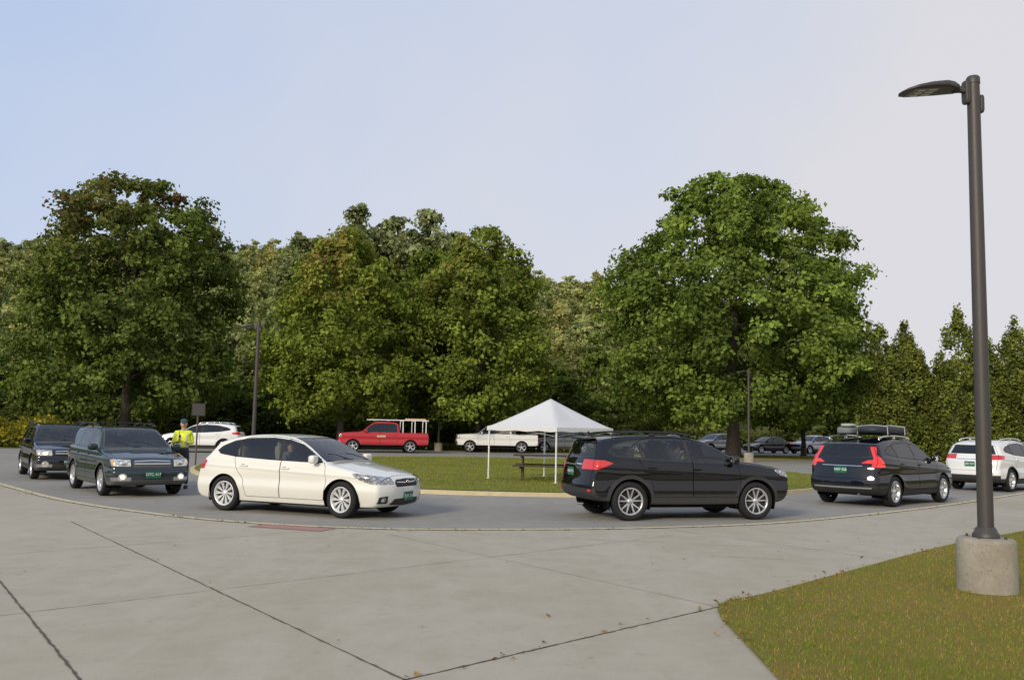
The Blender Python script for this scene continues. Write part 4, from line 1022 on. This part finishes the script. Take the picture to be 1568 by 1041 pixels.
# ------------------------------------------------------------------ light, sky, camera
SUN_EL=math.radians(24); az=Vector((-.50,-.866,0)).normalized()
sv=Vector((az.x*math.cos(SUN_EL),az.y*math.cos(SUN_EL),math.sin(SUN_EL)))
sl=bpy.data.lights.new('sun','SUN'); sl.energy=2.7; sl.angle=math.radians(12.0); sl.color=(1,.88,.68)
so=bpy.data.objects.new('sun',sl); so.rotation_euler=sv.to_track_quat('Z','Y').to_euler(); so.location=(-20,-20,30); link(so)
w=bpy.data.worlds.new('World'); scene.world=w; w.use_nodes=True; nt=w.node_tree; nt.nodes.clear()
def wn(t,**k):
    n=nt.nodes.new(t)
    for a,b in k.items(): setattr(n,a,b)
    return n
out=wn('ShaderNodeOutputWorld'); sky=wn('ShaderNodeTexSky',sky_type='NISHITA'); sky.sun_disc=False; sky.sun_elevation=SUN_EL; sky.sun_rotation=math.atan2(sv.x,sv.y)
sky.air_density=1.0; sky.dust_density=2.0; sky.ozone_density=1.5
b1=wn('ShaderNodeBackground'); b1.inputs[1].default_value=.15; nt.links.new(sky.outputs[0],b1.inputs[0])
tc=wn('ShaderNodeTexCoord'); sp=wn('ShaderNodeSeparateXYZ'); nt.links.new(tc.outputs['Generated'],sp.inputs[0])
nz=wn('ShaderNodeTexNoise'); nz.inputs['Scale'].default_value=1.9; nz.inputs['Detail'].default_value=4; nz.inputs['Roughness'].default_value=.5; nt.links.new(tc.outputs['Generated'],nz.inputs['Vector'])
def wm(op,a,b,cl=False):
    n=wn('ShaderNodeMath',operation=op); n.use_clamp=cl
    for i,v in enumerate((a,b)):
        if hasattr(v,'is_output'): nt.links.new(v,n.inputs[i])
        else: n.inputs[i].default_value=v
    return n.outputs[0]
# thin morning mist: bluish veil turning to grey fog toward the east and the horizon
f=wm('ADD',wm('MULTIPLY',sp.outputs[0],.9),.62); f=wm('ADD',f,wm('MULTIPLY',wm('SUBTRACT',nz.outputs['Fac'],.5),1.5)); f=wm('ADD',f,wm('MULTIPLY',wm('SUBTRACT',.28,sp.outputs[2]),2.0),True)
mc=wn('ShaderNodeMix',data_type='RGBA'); nt.links.new(f,mc.inputs['Factor'])
ia=[i for i in mc.inputs if i.type=='RGBA']; ia[0].default_value=(.54,.65,.88,1); ia[1].default_value=(.72,.715,.755,1)
b2=wn('ShaderNodeBackground'); nt.links.new([o for o in mc.outputs if o.type=='RGBA'][0],b2.inputs[0]); b2.inputs[1].default_value=1.0
ff=wm('ADD',wm('MULTIPLY',f,.14),.84)
mx=wn('ShaderNodeMixShader'); nt.links.new(ff,mx.inputs[0]); nt.links.new(b1.outputs[0],mx.inputs[1]); nt.links.new(b2.outputs[0],mx.inputs[2]); nt.links.new(mx.outputs[0],out.inputs[0])

cam=bpy.data.cameras.new('camera'); cam.lens=32.14; cam.sensor_width=36; cam.clip_end=3000; cam.clip_start=.05
co=bpy.data.objects.new('camera',cam); link(co)
co.matrix_world=Matrix.Translation((0,0,1.66))@Matrix.Rotation(math.radians(90+5.53),4,'X')@Matrix.Rotation(math.radians(1.2),4,'Z')
scene.camera=co
scene.view_settings.view_transform='Standard'; scene.view_settings.look='None'; scene.view_settings.exposure=0
